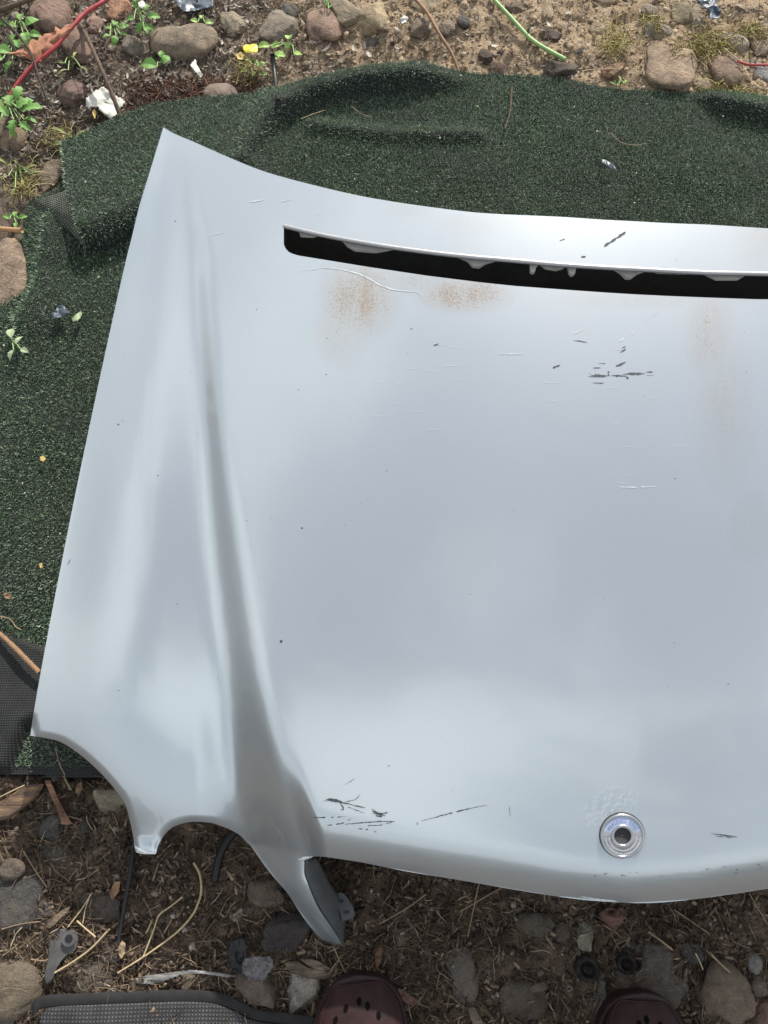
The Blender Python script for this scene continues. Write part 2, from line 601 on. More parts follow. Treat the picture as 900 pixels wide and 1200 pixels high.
HOOD_SHADE = P([(240, 215), (420, 250), (900, 275), (1300, 250), (1300, 900), (330, 880), (120, 880), (70, 840)], 0.0)
SLOT_SEE = P([(320, 180), (1000, 240), (1000, 370), (320, 340)], 0.0)


def pile_ok(x, y):
    return inside(x, y, TURF) & ~inside(x, y, BACK) & (~inside(x, y, HOOD_SHADE) | inside(x, y, SLOT_SEE)) & (x > -0.75) & (x < 0.85)


Vb, T = blades(900000, -0.75, 0.85, 0.0, 1.22, pile_ok, 0.0052, 0.0008)
pile = solid('pile', Vb, T, M['pile'], parent=turf)
tag(pile, 'short dark green plastic blades', kind='stuff')

# the woven underside showing in the folded corner
a0 = P([(41, 233), (60, 229), (80, 222)], 0.012)
top = [(41, 234, .012), (52, 231, .018), (66, 227, .026), (81, 221, .036)]
bot = [(41, 237, .010), (66, 258, .012), (86, 276, .016), (105, 292, .022)]
rows = []
for q in np.linspace(0, 1, 9):
    rw = []
    for k in np.linspace(0, 3, 10):
        i = min(int(k), 2)
        f = k - i
        A = np.array(top[i]) * (1 - f) + np.array(top[i + 1]) * f
        B = np.array(bot[i]) * (1 - f) + np.array(bot[i + 1]) * f
        p = A * (1 - q) + B * q
        zz = p[2] + 0.012 * math.sin(math.pi * q) * (k / 3)
        X, Y = un(p[0], p[1], zz)
        rw.append((X, Y, zz))
    rows.append(rw)
fl = solid('folded_corner', np.array(rows).reshape(-1, 3), grid_faces(9, 10), weave('fold_weave', (0.04, 0.05, 0.038), (0.36, 0.37, 0.29), 0.0036), parent=turf)
tag(fl, 'dark woven underside in the turned fold')


def floor_z(x, y):
    """what one stands on there: turf or soil"""
    x, y = np.asarray(x, float), np.asarray(y, float)
    return np.where(inside(x, y, TURF), turf_z(x, y) + 0.006, ground_z(x, y))


def at(px, py, dz=0.0):
    z = 0.0
    for _ in range(8):
        x, y = un(px, py, z)
        z = float(floor_z(np.array([x]), np.array([y]))[0]) + dz
    return Vector((float(x), float(y), z))


# ------------------------------------------------------------------ the hood panel
C1, C2, C3, C4 = 0.20, 0.36, 0.44, 0.50
GR = [(380, 1004), (420, 1010), (470, 1020), (530, 1030), (600, 1042), (650, 1050), (700, 1056), (735, 1058)]
RE = [(222, 164), (265, 183), (310, 201), (360, 215), (430, 231), (500, 242), (570, 250), (640, 253.2), (680, 256), (712, 257.6)]
LO = [(332.5, 286), (334.5, 291), (338, 295), (343, 297.5), (350, 299.5), (390, 306), (433, 313), (500, 323), (560, 330.5), (600, 335), (650, 339), (680, 341.2), (712, 343.2)]
UP = [(332.5, 263), (366, 271), (400, 278), (470, 289.5), (540, 298), (600, 303.5), (640, 307.4), (680, 310.1), (712, 311.8)]
s = np.unique(np.r_[np.linspace(0, C1, 60), np.linspace(C1, C2, 56), np.linspace(C2 - .02, C3 + .02, 58), np.linspace(C3, C4, 22),
                    np.linspace(C4, C4 + 0.03, 26), np.linspace(C4 + 0.03, 1, 90)])
ns = len(s)
FR = [(0, 36, 862), (.03, 67, 868), (.055, 88, 880), (.085, 112, 900), (.115, 133, 923), (.14, 147, 944), (.155, 153, 965), (.17, 157, 984),
      (.182, 159, 998), (.2, 171, 1001), (.215, 182, 1001), (.225, 184.5, 993), (.235, 192, 979), (.25, 205, 968), (.275, 227, 963), (.3, 245, 964),
      (.32, 262, 969), (.34, 280, 978), (.36, 293, 990), (.40, 327, 1000), (.434, 358, 1008), (.444, 370, 1003.5), (.455, 380, 1004)]
fs = [p[0] for p in FR] + [1.0]
Fx = pchip(s, fs, [p[1] for p in FR] + [735])
Fy = pchip(s, fs, [p[2] for p in FR] + [1058])
m = s > .455
Fx[m] = 380 + (s[m] - .455) / (1 - .455) * 355
Fy[m] = pchip(Fx[m], [p[0] for p in GR], [p[1] for p in GR])
kS = [0, C1, C2, C3, C4, 1.0]
Lx, Ly = pchip(s, kS, [153, 189, 228, 246, 332.5, 712]), pchip(s, kS, [284, 292, 298, 300, 297, 343])
Ux, Uy = pchip(s, kS, [163, 196, 222, 239, 332.5, 712]), pchip(s, kS, [242, 250, 255, 257, 266, 312])
Rx, Ry = pchip(s, kS, [191, 203, 212, 222, 310, 712]), pchip(s, kS, [149, 156, 160, 164, 201, 257.6])
m = s >= C4
Lx[m] = Ux[m] = 332.5 + (s[m] - C4) / (1 - C4) * (712 - 332.5)
Ly[m] = np.interp(Lx[m], *np.array(LO).T)
Uy[m] = pchip(Ux[m], *np.array(UP).T)
# ease the rows in beside the slot's left end
for arr, tgt in ((Ly, Ly[m][0]), (Uy, Uy[m][0])):
    mm = (s > C3 + .02) & (s < C4)
    k = sstep(C3 + .02, C4, s[mm])
    arr[mm] = arr[mm] * (1 - k) + (tgt + (Lx[mm] - 332.5) * 0.12) * k
m2 = s >= C3
Rx[m2] = 222 + (s[m2] - C3) / (1 - C3) * 490
Ry[m2] = pchip(Rx[m2], [p[0] for p in RE], [p[1] for p in RE])
Rx[s < 0.012] = 191.5
bendB = pchip(s, [0, C1, C2, C3, C4, 0.7, 1], [-5, -6, -12, -21, -16, -8, 0])

n1, n2, n3 = 190, 12, 18
qa = np.linspace(0, 1, n1 + 1)
qa = qa ** 1.35                                           # finer near the front lip
px, py, qq = [], [], []
for q in qa:
    px.append(Fx * (1 - q) + Lx * q + bendB * np.sin(math.pi * q ** 0.85) ** 0.65)
    py.append(Fy * (1 - q) + Ly * q)
    qq.append(np.full(ns, 0.80 * q))
for q in np.linspace(0, 1, n2 + 1)[1:]:
    px.append(Lx * (1 - q) + Ux * q)
    py.append(Ly * (1 - q) + Uy * q)
    qq.append(np.full(ns, 0.80 + 0.06 * q))
for q in np.linspace(0, 1, n3 + 1)[1:]:
    px.append(Ux * (1 - q) + Rx * q)
    py.append(Uy * (1 - q) + Ry * q)
    qq.append(np.full(ns, 0.86 + 0.14 * q))
px, py, qq = np.array(px), np.array(py), np.array(qq)
nr = len(px)
# the tongue running down beside the grille
PO = smooth_line([(293, 990), (307, 1010), (320, 1027), (337, 1047), (350, 1067), (373, 1097), (392, 1110)], 41)
PI = smooth_line([(358, 1008), (357.5, 1022), (362, 1037), (373, 1063), (390, 1088), (404, 1110)], 41)
tong = np.where((s >= C2 - 1e-9) & (s <= 0.434))[0]
wts = (s[tong] - C2) / (0.434 - C2)
tpx = PO[1:, None, 0] * (1 - wts) + PI[1:, None, 0] * wts
tpy = PO[1:, None, 1] * (1 - wts) + PI[1:, None, 1] * wts

CF, CR = np.array(un(735, 1058, 0.165)), np.array(un(712, 257.6, 0.16))
AX = (CR - CF) / np.linalg.norm(CR - CF)
NX = np.array((AX[1], -AX[0]))                            # towards the right of the picture


def softstep(u, k):
    sp = lambda t: np.logaddexp(0, k * t) / k
    return sp(u) - sp(u - 1)


c2i, c3i = int(np.argmin(np.abs(s - C2))), int(np.argmin(np.abs(s - C3)))
OUT_L = np.stack([Fx, Fy], 1)[s <= C2 + 1e-9]
OUT_R = np.stack([Fx, Fy], 1)[s >= 0.434]
OUT_R = np.concatenate([OUT_R, [[790, 1054], [900, 1044]]])
RIM = [np.concatenate([[[36, 840]], OUT_L, PO]), np.concatenate([PI[::-1], OUT_R])]


def edge_d(x, y):
    """metres to the front rim"""
    return np.minimum(sdist(x, y, RIM[0][::2])[0], sdist(x, y, RIM[1][::2])[0]) * 0.00104


def past_neck(x, y):
    """metres down the tongue, negative on the panel behind it"""
    return ((x - 326) * 0.50 + (y - 998) * 0.866) * 0.00104


yl = np.arange(60, 1300, 2.0)


def rail(ci, tail, cut):
    """the crease as x over y, carried on down the tongue"""
    k = py[:, ci] < cut
    yy, xx = py[k, ci][::-1], px[k, ci][::-1]
    yy, xx = np.r_[yy, [p[1] for p in tail]], np.r_[xx, [p[0] for p in tail]]
    x = np.interp(yl, yy, xx)
    x[yl < yy[0]] = xx[0] + (yl[yl < yy[0]] - yy[0]) * 0.15
    g = np.exp(-np.linspace(-3, 3, 37) ** 2 / 2)
    return np.convolve(np.pad(x, 18, 'edge'), g / g.sum(), 'valid')


r2, r3 = rail(c2i, [(300, 1000), (320, 1027), (350, 1067), (373, 1097), (395, 1125), (450, 1200)], 975), rail(c3i, [(362, 1037), (373, 1063), (390, 1088), (408, 1115), (460, 1200)], 1000)
X2 = lambda y: np.interp(y, yl, r2)
X3 = lambda y: np.interp(y, yl, r3)
X0 = lambda y: np.interp(y, [140, 284, 440, 640, 862, 1200], [193, 153, 117, 77.5, 34, -28])
LEN = float(np.linalg.norm(CR - CF))


def hood_z(X, Y, pxx, pyy, d):
    """height of the panel; X across from the centreline, Y back from its front tip, d back from the front edge"""
    q = np.clip(Y / LEN, -0.1, 1.05)
    fr = 1 - np.clip(q, 0, 1)
    z = 0.205 + 0.058 * q + 0.022 * (1 - (1 - np.clip(q, -.1, 1)) ** 2) - 0.062 * (np.abs(X) / 0.7) ** 2.0
    k = 7.0
    f1 = np.clip(fr / 0.9, 0, 1.08)
    x2, x3, x0 = X2(pyy), X3(pyy), X0(pyy)
    u = (x3 - pxx) / (x3 - x2)
    h = (x3 - x2) * 0.00108 * (0.43 * sstep(1.02, 0.75, q) + 0.42 * f1 ** 7)
    z = z - h * softstep(u, k)
    wf = np.clip((x2 - x0) / 150, 0, 1) ** 1.5
    # the two-lamp shoulder left of the groove
    v = np.clip((x2 - pxx) / (x2 - x0), 0, 1.0)
    A = 0.003 + 0.007 * sstep(0.0, 0.8, fr)
    z = z + wf * A * 0.5 * (1 - np.cos(2 * math.pi * np.clip(v, 0, 1)))
    z = z - wf * 0.004 * np.clip((v - 0.55) / 0.45, 0, 1.2) ** 2
    # front roll-over
    g = (pxx - x3) / 60.0
    grille = 1 - sstep(-0.42, 0.06, u)
    lamp = 1 - sstep(1.9, 0.95, u)
    dd = np.clip(d, 0, 9)
    roll = lambda a, w: a * np.clip(1 - dd / w, 0, 1) ** 2
    dg, sg = sdist(pxx, pyy, [(200, 976), (380, 1004), (530, 1030), (650, 1050), (735, 1058), (900, 1046)])
    dg = np.where(sg < 0, dg, 0) * 0.00104
    z = z - (1 - lamp) * 0.030 * np.clip(1 - dg / 0.26, 0, 1) ** 2 - grille * 0.022 * np.clip(1 - dg / 0.062, 0, 1) ** 2.3
    e = ((pyy - 850) * 0.907 - (pxx - 30) * 0.421) * 0.00104          # past a line across the two lamps
    z = z - lamp * (1.15 * np.clip(e + 0.2, 0, 1) ** 3 + roll(0.0035, 0.009))
    bw = np.clip(1 - grille - lamp, 0, 1)
    z = z - bw * 2.1 * np.clip(past_neck(pxx, pyy) + 0.115, 0, 1) ** 2 - bw * (1 - lamp) * (1 - grille) * roll(0.004, 0.014)
    return z


def solve(pxx, pyy):
    d = edge_d(pxx, pyy)
    z = np.full(pxx.shape, 0.15)
    for _ in range(16):
        x, y = un(pxx, pyy, z)
        X = (x - CF[0]) * NX[0] + (y - CF[1]) * NX[1]
        Y = (x - CF[0]) * AX[0] + (y - CF[1]) * AX[1]
        z = 0.5 * z + 0.5 * hood_z(X, Y, pxx, pyy, d)
    x, y = un(pxx, pyy, z)
    return np.stack([x, y, z], -1)


HV = solve(px, py)
TV = solve(tpx, tpy)
# centre column exactly on the axis plane
Xc = (HV[:, -1, 0] - CF[0]) * NX[0] + (HV[:, -1, 1] - CF[1]) * NX[1]
for k in range(nr):
    wgt = sstep(0.8, 1.0, s)[:, None]
    HV[k, :, :2] -= wgt * Xc[k] * NX[None, :]
def mirror(Vv):
    d = (Vv[..., 0] - CF[0]) * NX[0] + (Vv[..., 1] - CF[1]) * NX[1]
    o = Vv.copy()
    o[..., 0] -= 2 * d * NX[0]
    o[..., 1] -= 2 * d * NX[1]
    return o


F1 = grid_faces(nr, ns)
ci, ri = F1[:, 0] % ns, F1[:, 0] // ns
slot = (s[ci] >= C4 - 1e-9) & (ri >= n1) & (ri < n1 + n2)
F1 = F1[~slot]
nmain = nr * ns
nt, ntc = len(TV), len(tong)
ids = np.concatenate([tong[None, :], nmain + np.arange(nt * ntc).reshape(nt, ntc)])
i, j = np.meshgrid(np.arange(nt), np.arange(ntc - 1), indexing='ij')
F2 = np.stack([ids[i, j], ids[i + 1, j], ids[i + 1, j + 1], ids[i, j + 1]], -1).reshape(-1, 4)
half = np.concatenate([HV.reshape(-1, 3), TV.reshape(-1, 3)])
# mirrored half: share the centre column
nh = len(half)
mv = mirror(half)
Xd = (mv[:, 0] - CF[0]) * NX[0] + (mv[:, 1] - CF[1]) * NX[1]
Yd = (mv[:, 0] - CF[0]) * AX[0] + (mv[:, 1] - CF[1]) * AX[1]
mv[:, 1] += 0.105 * np.clip(Xd, 0, 0.22) ** 2 / (np.clip(Xd, 0, 0.22) + 0.02) * (1 - sstep(-0.02, 0.5, Yd))   # the panel is a little out of true
mid_ids = np.arange(nr) * ns + ns - 1
mapm = np.arange(nh) + nh
mapm[mid_ids] = mid_ids
Fl = np.concatenate([F1, F2])
Fall = np.concatenate([Fl, mapm[Fl][:, ::-1]])
Vall = np.concatenate([half, mv])
hood = root('car_hood', 'scratched silver car hood lying on green artificial turf', 'car hood', (float(CF[0]), float((CF[1] + CR[1]) / 2), 0.0))
usedv = np.unique(Fall)
rm = np.full(len(Vall), -1)
rm[usedv] = np.arange(len(usedv))
panel = solid('outer_panel', Vall[usedv], rm[Fall], M['paint'], parent=hood)
# pixel positions of every vertex, for the stains' places
allpx = np.concatenate([np.concatenate([px.ravel(), tpx.ravel()])] * 2)
x_, y_, z_ = Vall[:, 0], Vall[:, 1], Vall[:, 2] - CAM_H
yc, zc_ = y_ * CP + z_ * SP, -y_ * SP + z_ * CP
PXv, PYv = 450 + F_PX * x_ / -zc_, 600 - F_PX * yc / -zc_


def blob(cx, cy, rx, ry, pw=1.0):
    return np.clip(1 - ((PXv - cx) / rx) ** 2 - ((PYv - cy) / ry) ** 2, 0, 1) ** pw


rust = np.maximum.reduce([blob(420, 350, 55, 58) * 0.95, blob(400, 385, 38, 55) * 0.5, blob(545, 345, 70, 26) * 0.9, blob(490, 330, 90, 20) * 0.5,
                          blob(832, 390, 34, 70) * 0.6, blob(850, 480, 42, 110) * 0.42, blob(885, 620, 36, 50) * 0.35, blob(890, 280, 40, 40) * 0.4,
                          blob(565, 262, 60, 18) * 0.34, blob(480, 245, 30, 12) * 0.3, blob(245, 330, 14, 60) * 0.25, blob(248, 430, 14, 90) * 0.25, blob(760, 350, 140, 14) * 0.4])
bubble = np.maximum(blob(722, 942, 34, 22), blob(700, 955, 18, 26) * 0.8)
for nm, arr in (('rust', rust), ('bubble', bubble)):
    a = panel.data.attributes.new(nm, 'FLOAT', 'POINT')
    a.data.foreach_set('value', arr[usedv].astype(np.float32))
panel.data.flip_normals() if panel.data.polygons[1000].normal.z < 0 else None

# folded edge all round the panel and the slot
ed = np.concatenate([rm[Fall][:, [k, (k + 1) % 4]] for k in range(4)])
key = np.sort(ed, 1)
kk = key[:, 0].astype(np.int64) * 10000000 + key[:, 1]
_, first, cnt = np.unique(kk, return_index=True, return_counts=True)
be = ed[first[cnt == 1]]
PVv = Vall[usedv]
eu = np.unique(be)
em = np.full(len(PVv), -1)
em[eu] = np.arange(len(eu))
EV = np.concatenate([PVv[eu] - (0, 0, 0.0002), PVv[eu] - (0, 0, 0.0042)])
EF = np.stack([em[be[:, 0]], em[be[:, 1]], em[be[:, 1]] + len(eu), em[be[:, 0]] + len(eu)], 1)
M['edge'] = plain('edge_paint', (0.09, 0.095, 0.1), 0.7, 0.3, spec=0.15)
solid('folded_edge', EV, EF, M['edge'], parent=hood, smooth=False)

HB = BVHTree.FromPolygons([tuple(v) for v in Vall[usedv]], [tuple(f) for f in rm[Fall]])


def on_hood(pxx, pyy, lift=0.0004):
    d = Vector([float(c) for c in ray(pxx, pyy)]).normalized()
    loc, nrm, _, _ = HB.ray_cast(Vector((0, 0, CAM_H)), d)
    if loc is None:
        return None, None
    if nrm.z < 0:
        nrm = -nrm
    return loc + nrm * lift, nrm


def strips(name, lines, mat, label):
    V, Fs = [], []
    for pts, wpx in lines:
        L = smooth_line(pts, max(3, int(np.hypot(*np.ptp(np.array(pts), axis=0)) / 2.5) + 2))
        L = L + RNG.normal(0, 0.16, L.shape)
        gap = 0.10 if len(L) > 9 and wpx < 1.3 else 0.0
        prev = None
        nL = len(L)
        for k, (a, b) in enumerate(L):
            p, nr_ = on_hood(a, b)
            if p is None or random.random() < gap:
                prev = None
                continue
            tx, ty = L[min(k + 1, nL - 1)] - L[max(k - 1, 0)]
            l = math.hypot(tx, ty) + 1e-9
            ww = wpx * 0.5 * (0.25 + 0.75 * math.sin(math.pi * (k + 0.35) / (nL - 0.3))) * random.uniform(0.35, 1.4)
            p1, _ = on_hood(a - ty / l * ww, b + tx / l * ww)
            p2, _ = on_hood(a + ty / l * ww, b - tx / l * ww)
            if p1 is None or p2 is None:
                prev = None
                continue
            V += [tuple(p1), tuple(p2)]
            if prev is not None:
                Fs.append((prev, prev + 1, len(V) - 1, len(V) - 2))
            prev = len(V) - 2
    o = solid(name, V, Fs, mat, parent=hood, smooth=False)
    return tag(o, label, kind='stuff')


dark = [([(708, 289), (715, 284)], 2.6), ([(714, 285), (724, 278)], 2.2), ([(723, 279), (733, 272)], 2.8), ([(656, 282), (662, 280)], 1.6), ([(681, 301), (686, 301)], 2.2),
        ([(672, 399), (688, 401)], 1.0), ([(648, 431), (656, 428)], 1.8), ([(727, 413), (733, 409)], 1.8), ([(729, 408), (733, 406)], 1.2),
        ([(722, 429), (728, 427), (733, 424)], 2.6), ([(690, 438), (711, 440)], 1.0), ([(693, 440), (712, 441)], 2.2), ([(689, 441), (708, 442)], 0.9),
        ([(694, 449), (708, 449)], 0.9), ([(695, 431), (704, 431)], 1.0), ([(700, 426), (710, 426)], 0.8), ([(716, 440), (735, 441)], 1.9), ([(729, 439), (742, 438), (755, 438)], 2.5),
        ([(757, 436), (765, 436)], 1.3), ([(758, 440), (766, 440)], 0.7), ([(508, 405), (514, 403)], 1.4), ([(734, 443), (737, 443)], 2.2), ([(712, 436), (714, 436)], 1.8), ([(712, 439), (714, 440)], 2),
        ([(376, 938), (398, 940), (424, 946), (440, 949)], 1.2), ([(382, 937), (399, 939), (404, 942)], 3.2), ([(398, 940), (403, 948), (399, 949)], 1.2), ([(405, 945), (428, 953)], 0.8),
        ([(404, 940), (416, 937), (422, 931)], 1.0), ([(362, 958), (385, 958), (405, 957)], 0.9), ([(384, 967), (400, 965), (412, 959)], 1.1), ([(404, 966), (440, 963), (463, 962)], 1.1),
        ([(463, 962), (445, 967), (431, 968), (431, 971)], 1.1), ([(419, 971), (430, 972), (441, 975)], 1.2), ([(436, 950), (446, 954), (454, 952)], 2.8), ([(440, 956), (448, 957)], 2),
        ([(436, 953), (452, 956)], 0.9), ([(489, 963), (489, 967)], 1.2), ([(494, 962), (528, 953), (563, 945), (571, 944)], 1.1), ([(597, 945), (598, 957)], 0.8), ([(416, 912), (404, 920)], 0.6),
        ([(83, 655), (79, 662)], 0.8), ([(833, 977), (850, 979), (864, 981)], 1.3), ([(838, 980), (858, 982)], 0.9)]
for _ in range(34):                                       # stone chips
    a, b = random.uniform(90, 890), random.uniform(360, 1000)
    dark.append(([(a, b), (a + random.uniform(.8, 1.8), b + random.uniform(-.6, .6))], random.uniform(0.7, 1.6)))
dark += [([(328, 751), (331, 752)], 3), ([(353, 619), (355, 619)], 2), ([(139, 497), (139, 498)], 2), ([(205, 259), (206, 260)], 2.2)]
for _ in range(15):                                       # dull line of road grit above the front edge
    a = random.uniform(690, 900)
    b = 1027 - (a - 690) * 0.045 + random.gauss(0, 2)
    dark.append(([(a, b), (a + random.uniform(1.5, 4), b - .3)], 0.6))
strips('dark_scratches', dark, M['scratch_dark'], 'dark scratches and stone chips in the silver paint')
pale = [([(352, 318), (385, 314), (405, 317), (425, 323), (450, 336), (470, 341), (488, 342), (497, 350), (505, 358)], 1.6),
        ([(785, 350), (777, 361), (765, 371)], 1.0), ([(763, 372), (756, 379)], 1.0), ([(753, 381), (748, 386)], 1.3), ([(745, 387), (739, 393)], 1.2), ([(731, 396), (725, 401)], 1.4),
        ([(673, 391), (684, 386)], 1.8), ([(714, 570), (740, 571), (771, 570)], 1.2), ([(245, 276), (262, 273)], 0.8), ([(292, 237), (310, 234)], 1.6), ([(371, 248), (375, 251)], 1.8), ([(327, 237), (341, 234)], 0.9),
        ([(250, 275), (272, 271)], 0.9), ([(433, 228), (448, 232)], 1.0), ([(640, 470), (662, 470)], 0.8), ([(627, 448), (660, 449)], 0.7), ([(584, 415), (616, 415)], 1.1), ([(793, 300), (793, 305)], 1.2)]
for _ in range(30):
    a, b = random.gauss(492, 34), random.gauss(455, 38)
    l = random.gammavariate(2, 7)
    pale.append(([(a, b), (a + l / 2, b + random.uniform(-.6, .6)), (a + l, b + l * random.uniform(-.06, .12))], random.uniform(0.3, 0.75)))
for _ in range(10):
    a, b = random.uniform(620, 800), random.uniform(400, 600)
    l = random.uniform(6, 26)
    pale.append(([(a, b), (a + l, b + random.uniform(-1, 1))], random.uniform(0.35, 0.7)))
for _ in range(8):
    a, b = random.uniform(375, 430), random.uniform(430, 500)
    k = random.uniform(.4, 1.2)
    pale.append(([(a, b), (a - 9 * k, b + random.uniform(11, 18) * k)], 0.4))
strips('pale_scratches', pale, M['scratch_pale'], 'fine white scratches scored across the paint')

# bare edge chips at the notch and by the grille corner
edge = []
for pts, ww in (([(153, 968), (155, 982), (158, 990), (166, 996), (181, 1000)], 3), ([(155, 984), (161, 994), (172, 999)], 3.4), ([(350, 1007), (358, 1005), (366, 1004)], 4.5), ([(356, 1010), (361, 1006)], 4),
                ([(681, 1050), (706, 1054), (722, 1055)], 1.6), ([(361, 1035), (365, 1047), (369, 1056)], 1.2)):
    edge.append((pts, ww))
strips('paint_chips', edge, M['chip_pale'], 'chipped pale edges of the paint')

# turned-down lip along the far side of the slot
iu = np.where(s >= C4 - 1e-9)[0]
ru = n1 + n2
LU = HV[ru, iu]
LU = np.concatenate([LU, mirror(LU)[::-1][1:]])
tan2 = np.gradient(LU[:, :2], axis=0)
tan2 /= np.linalg.norm(tan2, axis=1)[:, None]
inn = np.stack([tan2[:, 1], -tan2[:, 0]], 1)              # towards the viewer
rows = []
for off, dz in ((-0.0005, 0.0006), (0.0015, 0.0012), (0.0035, 0.0006), (0.0042, -0.001), (0.0036, -0.003), (-0.004, -0.004)):
    rr = LU.copy()
    rr[:, :2] += inn * off
    rr[:, 2] += dz
    rows.append(rr)
solid('slot_lip', np.array(rows).reshape(-1, 3), grid_faces(len(rows), len(LU)), M['lip'], parent=hood)

# added skirt under the rear edge, shutting light out below
RL = HV[-1]
RL = np.concatenate([RL, mirror(RL)[::-1][1:]])
rows = []
for off, dzz in ((0.004, -0.0025), (0.012, -0.02), (0.02, -0.2)):
    rr = RL.copy()
    rr[:, 1] -= off
    rr[:, 2] = np.maximum(0.03, rr[:, 2] + dzz)
    rows.append(rr)
sk = solid('light_skirt', np.array(rows).reshape(-1, 3), grid_faces(3, len(RL)), M['hem'], parent=hood)
sk.modifiers.new('thick', 'SOLIDIFY').thickness = 0.0015

# brackets hanging under the slot lip
for outl, depth in (([(349, 268), (352, 275), (366, 276), (376, 273)], .012), ([(400, 279), (407, 287), (416, 292), (440, 294), (452, 292), (470, 288), (490, 290), (512, 297), (530, 298), (532, 293)], .014),
                    ([(536, 299), (548, 304), (554, 311), (562, 312), (570, 307), (584, 303)], .014),
                    ([(621, 305), (621.5, 317), (624, 319), (627, 318), (629, 311), (633, 307)], .010), ([(634, 309), (640, 313), (652, 315), (660, 313), (664, 310)], .016),
                    ([(665, 310), (667, 319), (670, 322), (674, 320), (676, 311)], .010),
                    ([(717, 312), (727, 318), (734, 325), (740, 325), (748, 319), (760, 315)], .014), ([(758, 314), (772, 318), (806, 319), (818, 315)], .018),
                    ([(816, 315), (830, 321), (840, 326), (866, 326), (874, 321), (884, 313)], .014), ([(884, 313), (900, 317), (950, 318), (980, 305)], .018)):
    zz = []
    topV = []
    for a, b in outl:
        # the hood's height beside it sets how deep it hangs
        xq, yq = un(a, b, 0.15)
        X = (xq - CF[0]) * NX[0] + (yq - CF[1]) * NX[1]
        zq = float(np.interp(a, px[ru, iu], HV[ru, iu, 2])) - 0.004 - depth * 0.5
        topV.append((*[float(c) for c in un(a, b, zq)], zq))
    mx = (np.array(topV[0]) + np.array(topV[-1])) / 2
    topV = [topV[0]] + topV[1:-1] + [topV[-1]]
    back = [(topV[-1][0], topV[-1][1] + 0.02, topV[-1][2]), (topV[0][0], topV[0][1] + 0.02, topV[0][2])]
    poly = topV + back
    n = len(poly)
    V = poly + [(p[0], p[1], p[2] - 0.005) for p in poly]
    Fs = [tuple(range(n)), tuple(range(2 * n - 1, n - 1, -1))] + [(k, k + n, (k + 1) % n + n, (k + 1) % n) for k in range(n)]
    solid('bracket', V, Fs, M['bare_grey'], parent=hood, smooth=False)

# inner flange of the tongue with its two holes
FI = [(358, 1008, 0), (357.5, 1022, 0), (362, 1037, 0), (373, 1063, 0), (390, 1088, 0), (404, 1110, 0)]
FO = [(370, 1005, .020), (378, 1018, .028), (385, 1033, .034), (397, 1052, .036), (406, 1078, .03), (408, 1107, .008)]
iL, oL = smooth_line([p[:2] for p in FI], 31), smooth_line([p[:2] for p in FO], 31)
dz = np.interp(np.linspace(0, 1, 31), np.linspace(0, 1, 6), [p[2] for p in FO])
tin = np.concatenate([HV[0, tong[-1]][None], TV[:, -1]])
tin = smooth_line(tin, 31)
rows = []
for q in np.linspace(0, 1, 8):
    rw = []
    for k in range(31):
        p = iL[k] * (1 - q) + oL[k] * q
        z = max(0.004, tin[k, 2] - 0.0005 - dz[k] * (q ** 1.5))
        X, Y = un(p[0], p[1], z)
        rw.append((float(X), float(Y), float(z)))
    rows.append(rw)
fo = solid('grille_flange', np.array(rows).reshape(-1, 3), grid_faces(8, 31), M['hem'], parent=hood)
fm = fo.modifiers.new('thick', 'SOLIDIFY')
fm.thickness, fm.offset = 0.002, 0
tag(fo, 'dull dark inner flange beside the grille opening')
zt = float(tin[16, 2] - 0.03)
tabp = [(390, 1043), (394, 1046), (403, 1047), (409, 1055), (414, 1064), (416, 1072), (414, 1075), (407, 1078), (401, 1079), (396, 1060)]
n = len(tabp)
V = [(*[float(c) for c in un(a, b, zt)], zt) for a, b in tabp]
V += [(p[0], p[1], p[2] - 0.003) for p in V]
Fs = [tuple(range(n - 1, -1, -1)), tuple(range(n, 2 * n))] + [(k, k + n, (k + 1) % n + n, (k + 1) % n) for k in range(n)]
M['tab'] = plain('tab_grey', (0.06, 0.065, 0.07), 0.45, 0.3)
tb = solid('grille_tab', V, Fs, M['tab'], parent=hood, smooth=False)
for cx, cy in ((399, 1056), (406, 1069)):
    V = []
    for k in range(14):
        th = 2 * math.pi * k / 14
        X, Y = un(cx + 3.4 * math.cos(th) * 1.15, cy + 2.2 * math.sin(th), zt + .0006)
        V.append((float(X), float(Y), zt + .0006))
    solid('bolt_hole_disc', V, [tuple(range(13, -1, -1))], M['black'], parent=hood, smooth=False)  # flat black disc stands for the dark inside the hole

# round badge with its empty middle
bc, bn_ = on_hood(729, 979, 0.0)
bx = Vector((1, 0.02, 0)) - bn_ * bn_.x
bx.normalize()
by = bn_.cross(bx)
BR = 0.0228


def badge_pt(r, th, h):
    return bc + bx * (r * math.cos(th)) + by * (r * math.sin(th)) + bn_ * h


emb = bpy.data.objects.new('badge', None)
COL.objects.link(emb)
emb.parent = hood
emb.location = bc - hood.location
emb.empty_display_size = 0.02
tag(emb, 'round silver and blue badge with an empty centre hole')


def lathe(name, prof, mat, a0=0, a1=2 * math.pi, seg=64):
    V, full = [], abs(a1 - a0 - 2 * math.pi) < 1e-6
    nseg = seg if full else seg + 1
    for k in range(nseg):
        th = a0 + (a1 - a0) * k / seg
        V += [tuple(badge_pt(r, th, h)) for r, h in prof]
    n = len(prof)
    Fs = []
    for k in range(seg):
        for i in range(n - 1):
            a, b = k * n + i, ((k + 1) % nseg) * n + i
            Fs.append((a, b, b + 1, a + 1))
    return solid(name, V, Fs, mat, parent=emb)


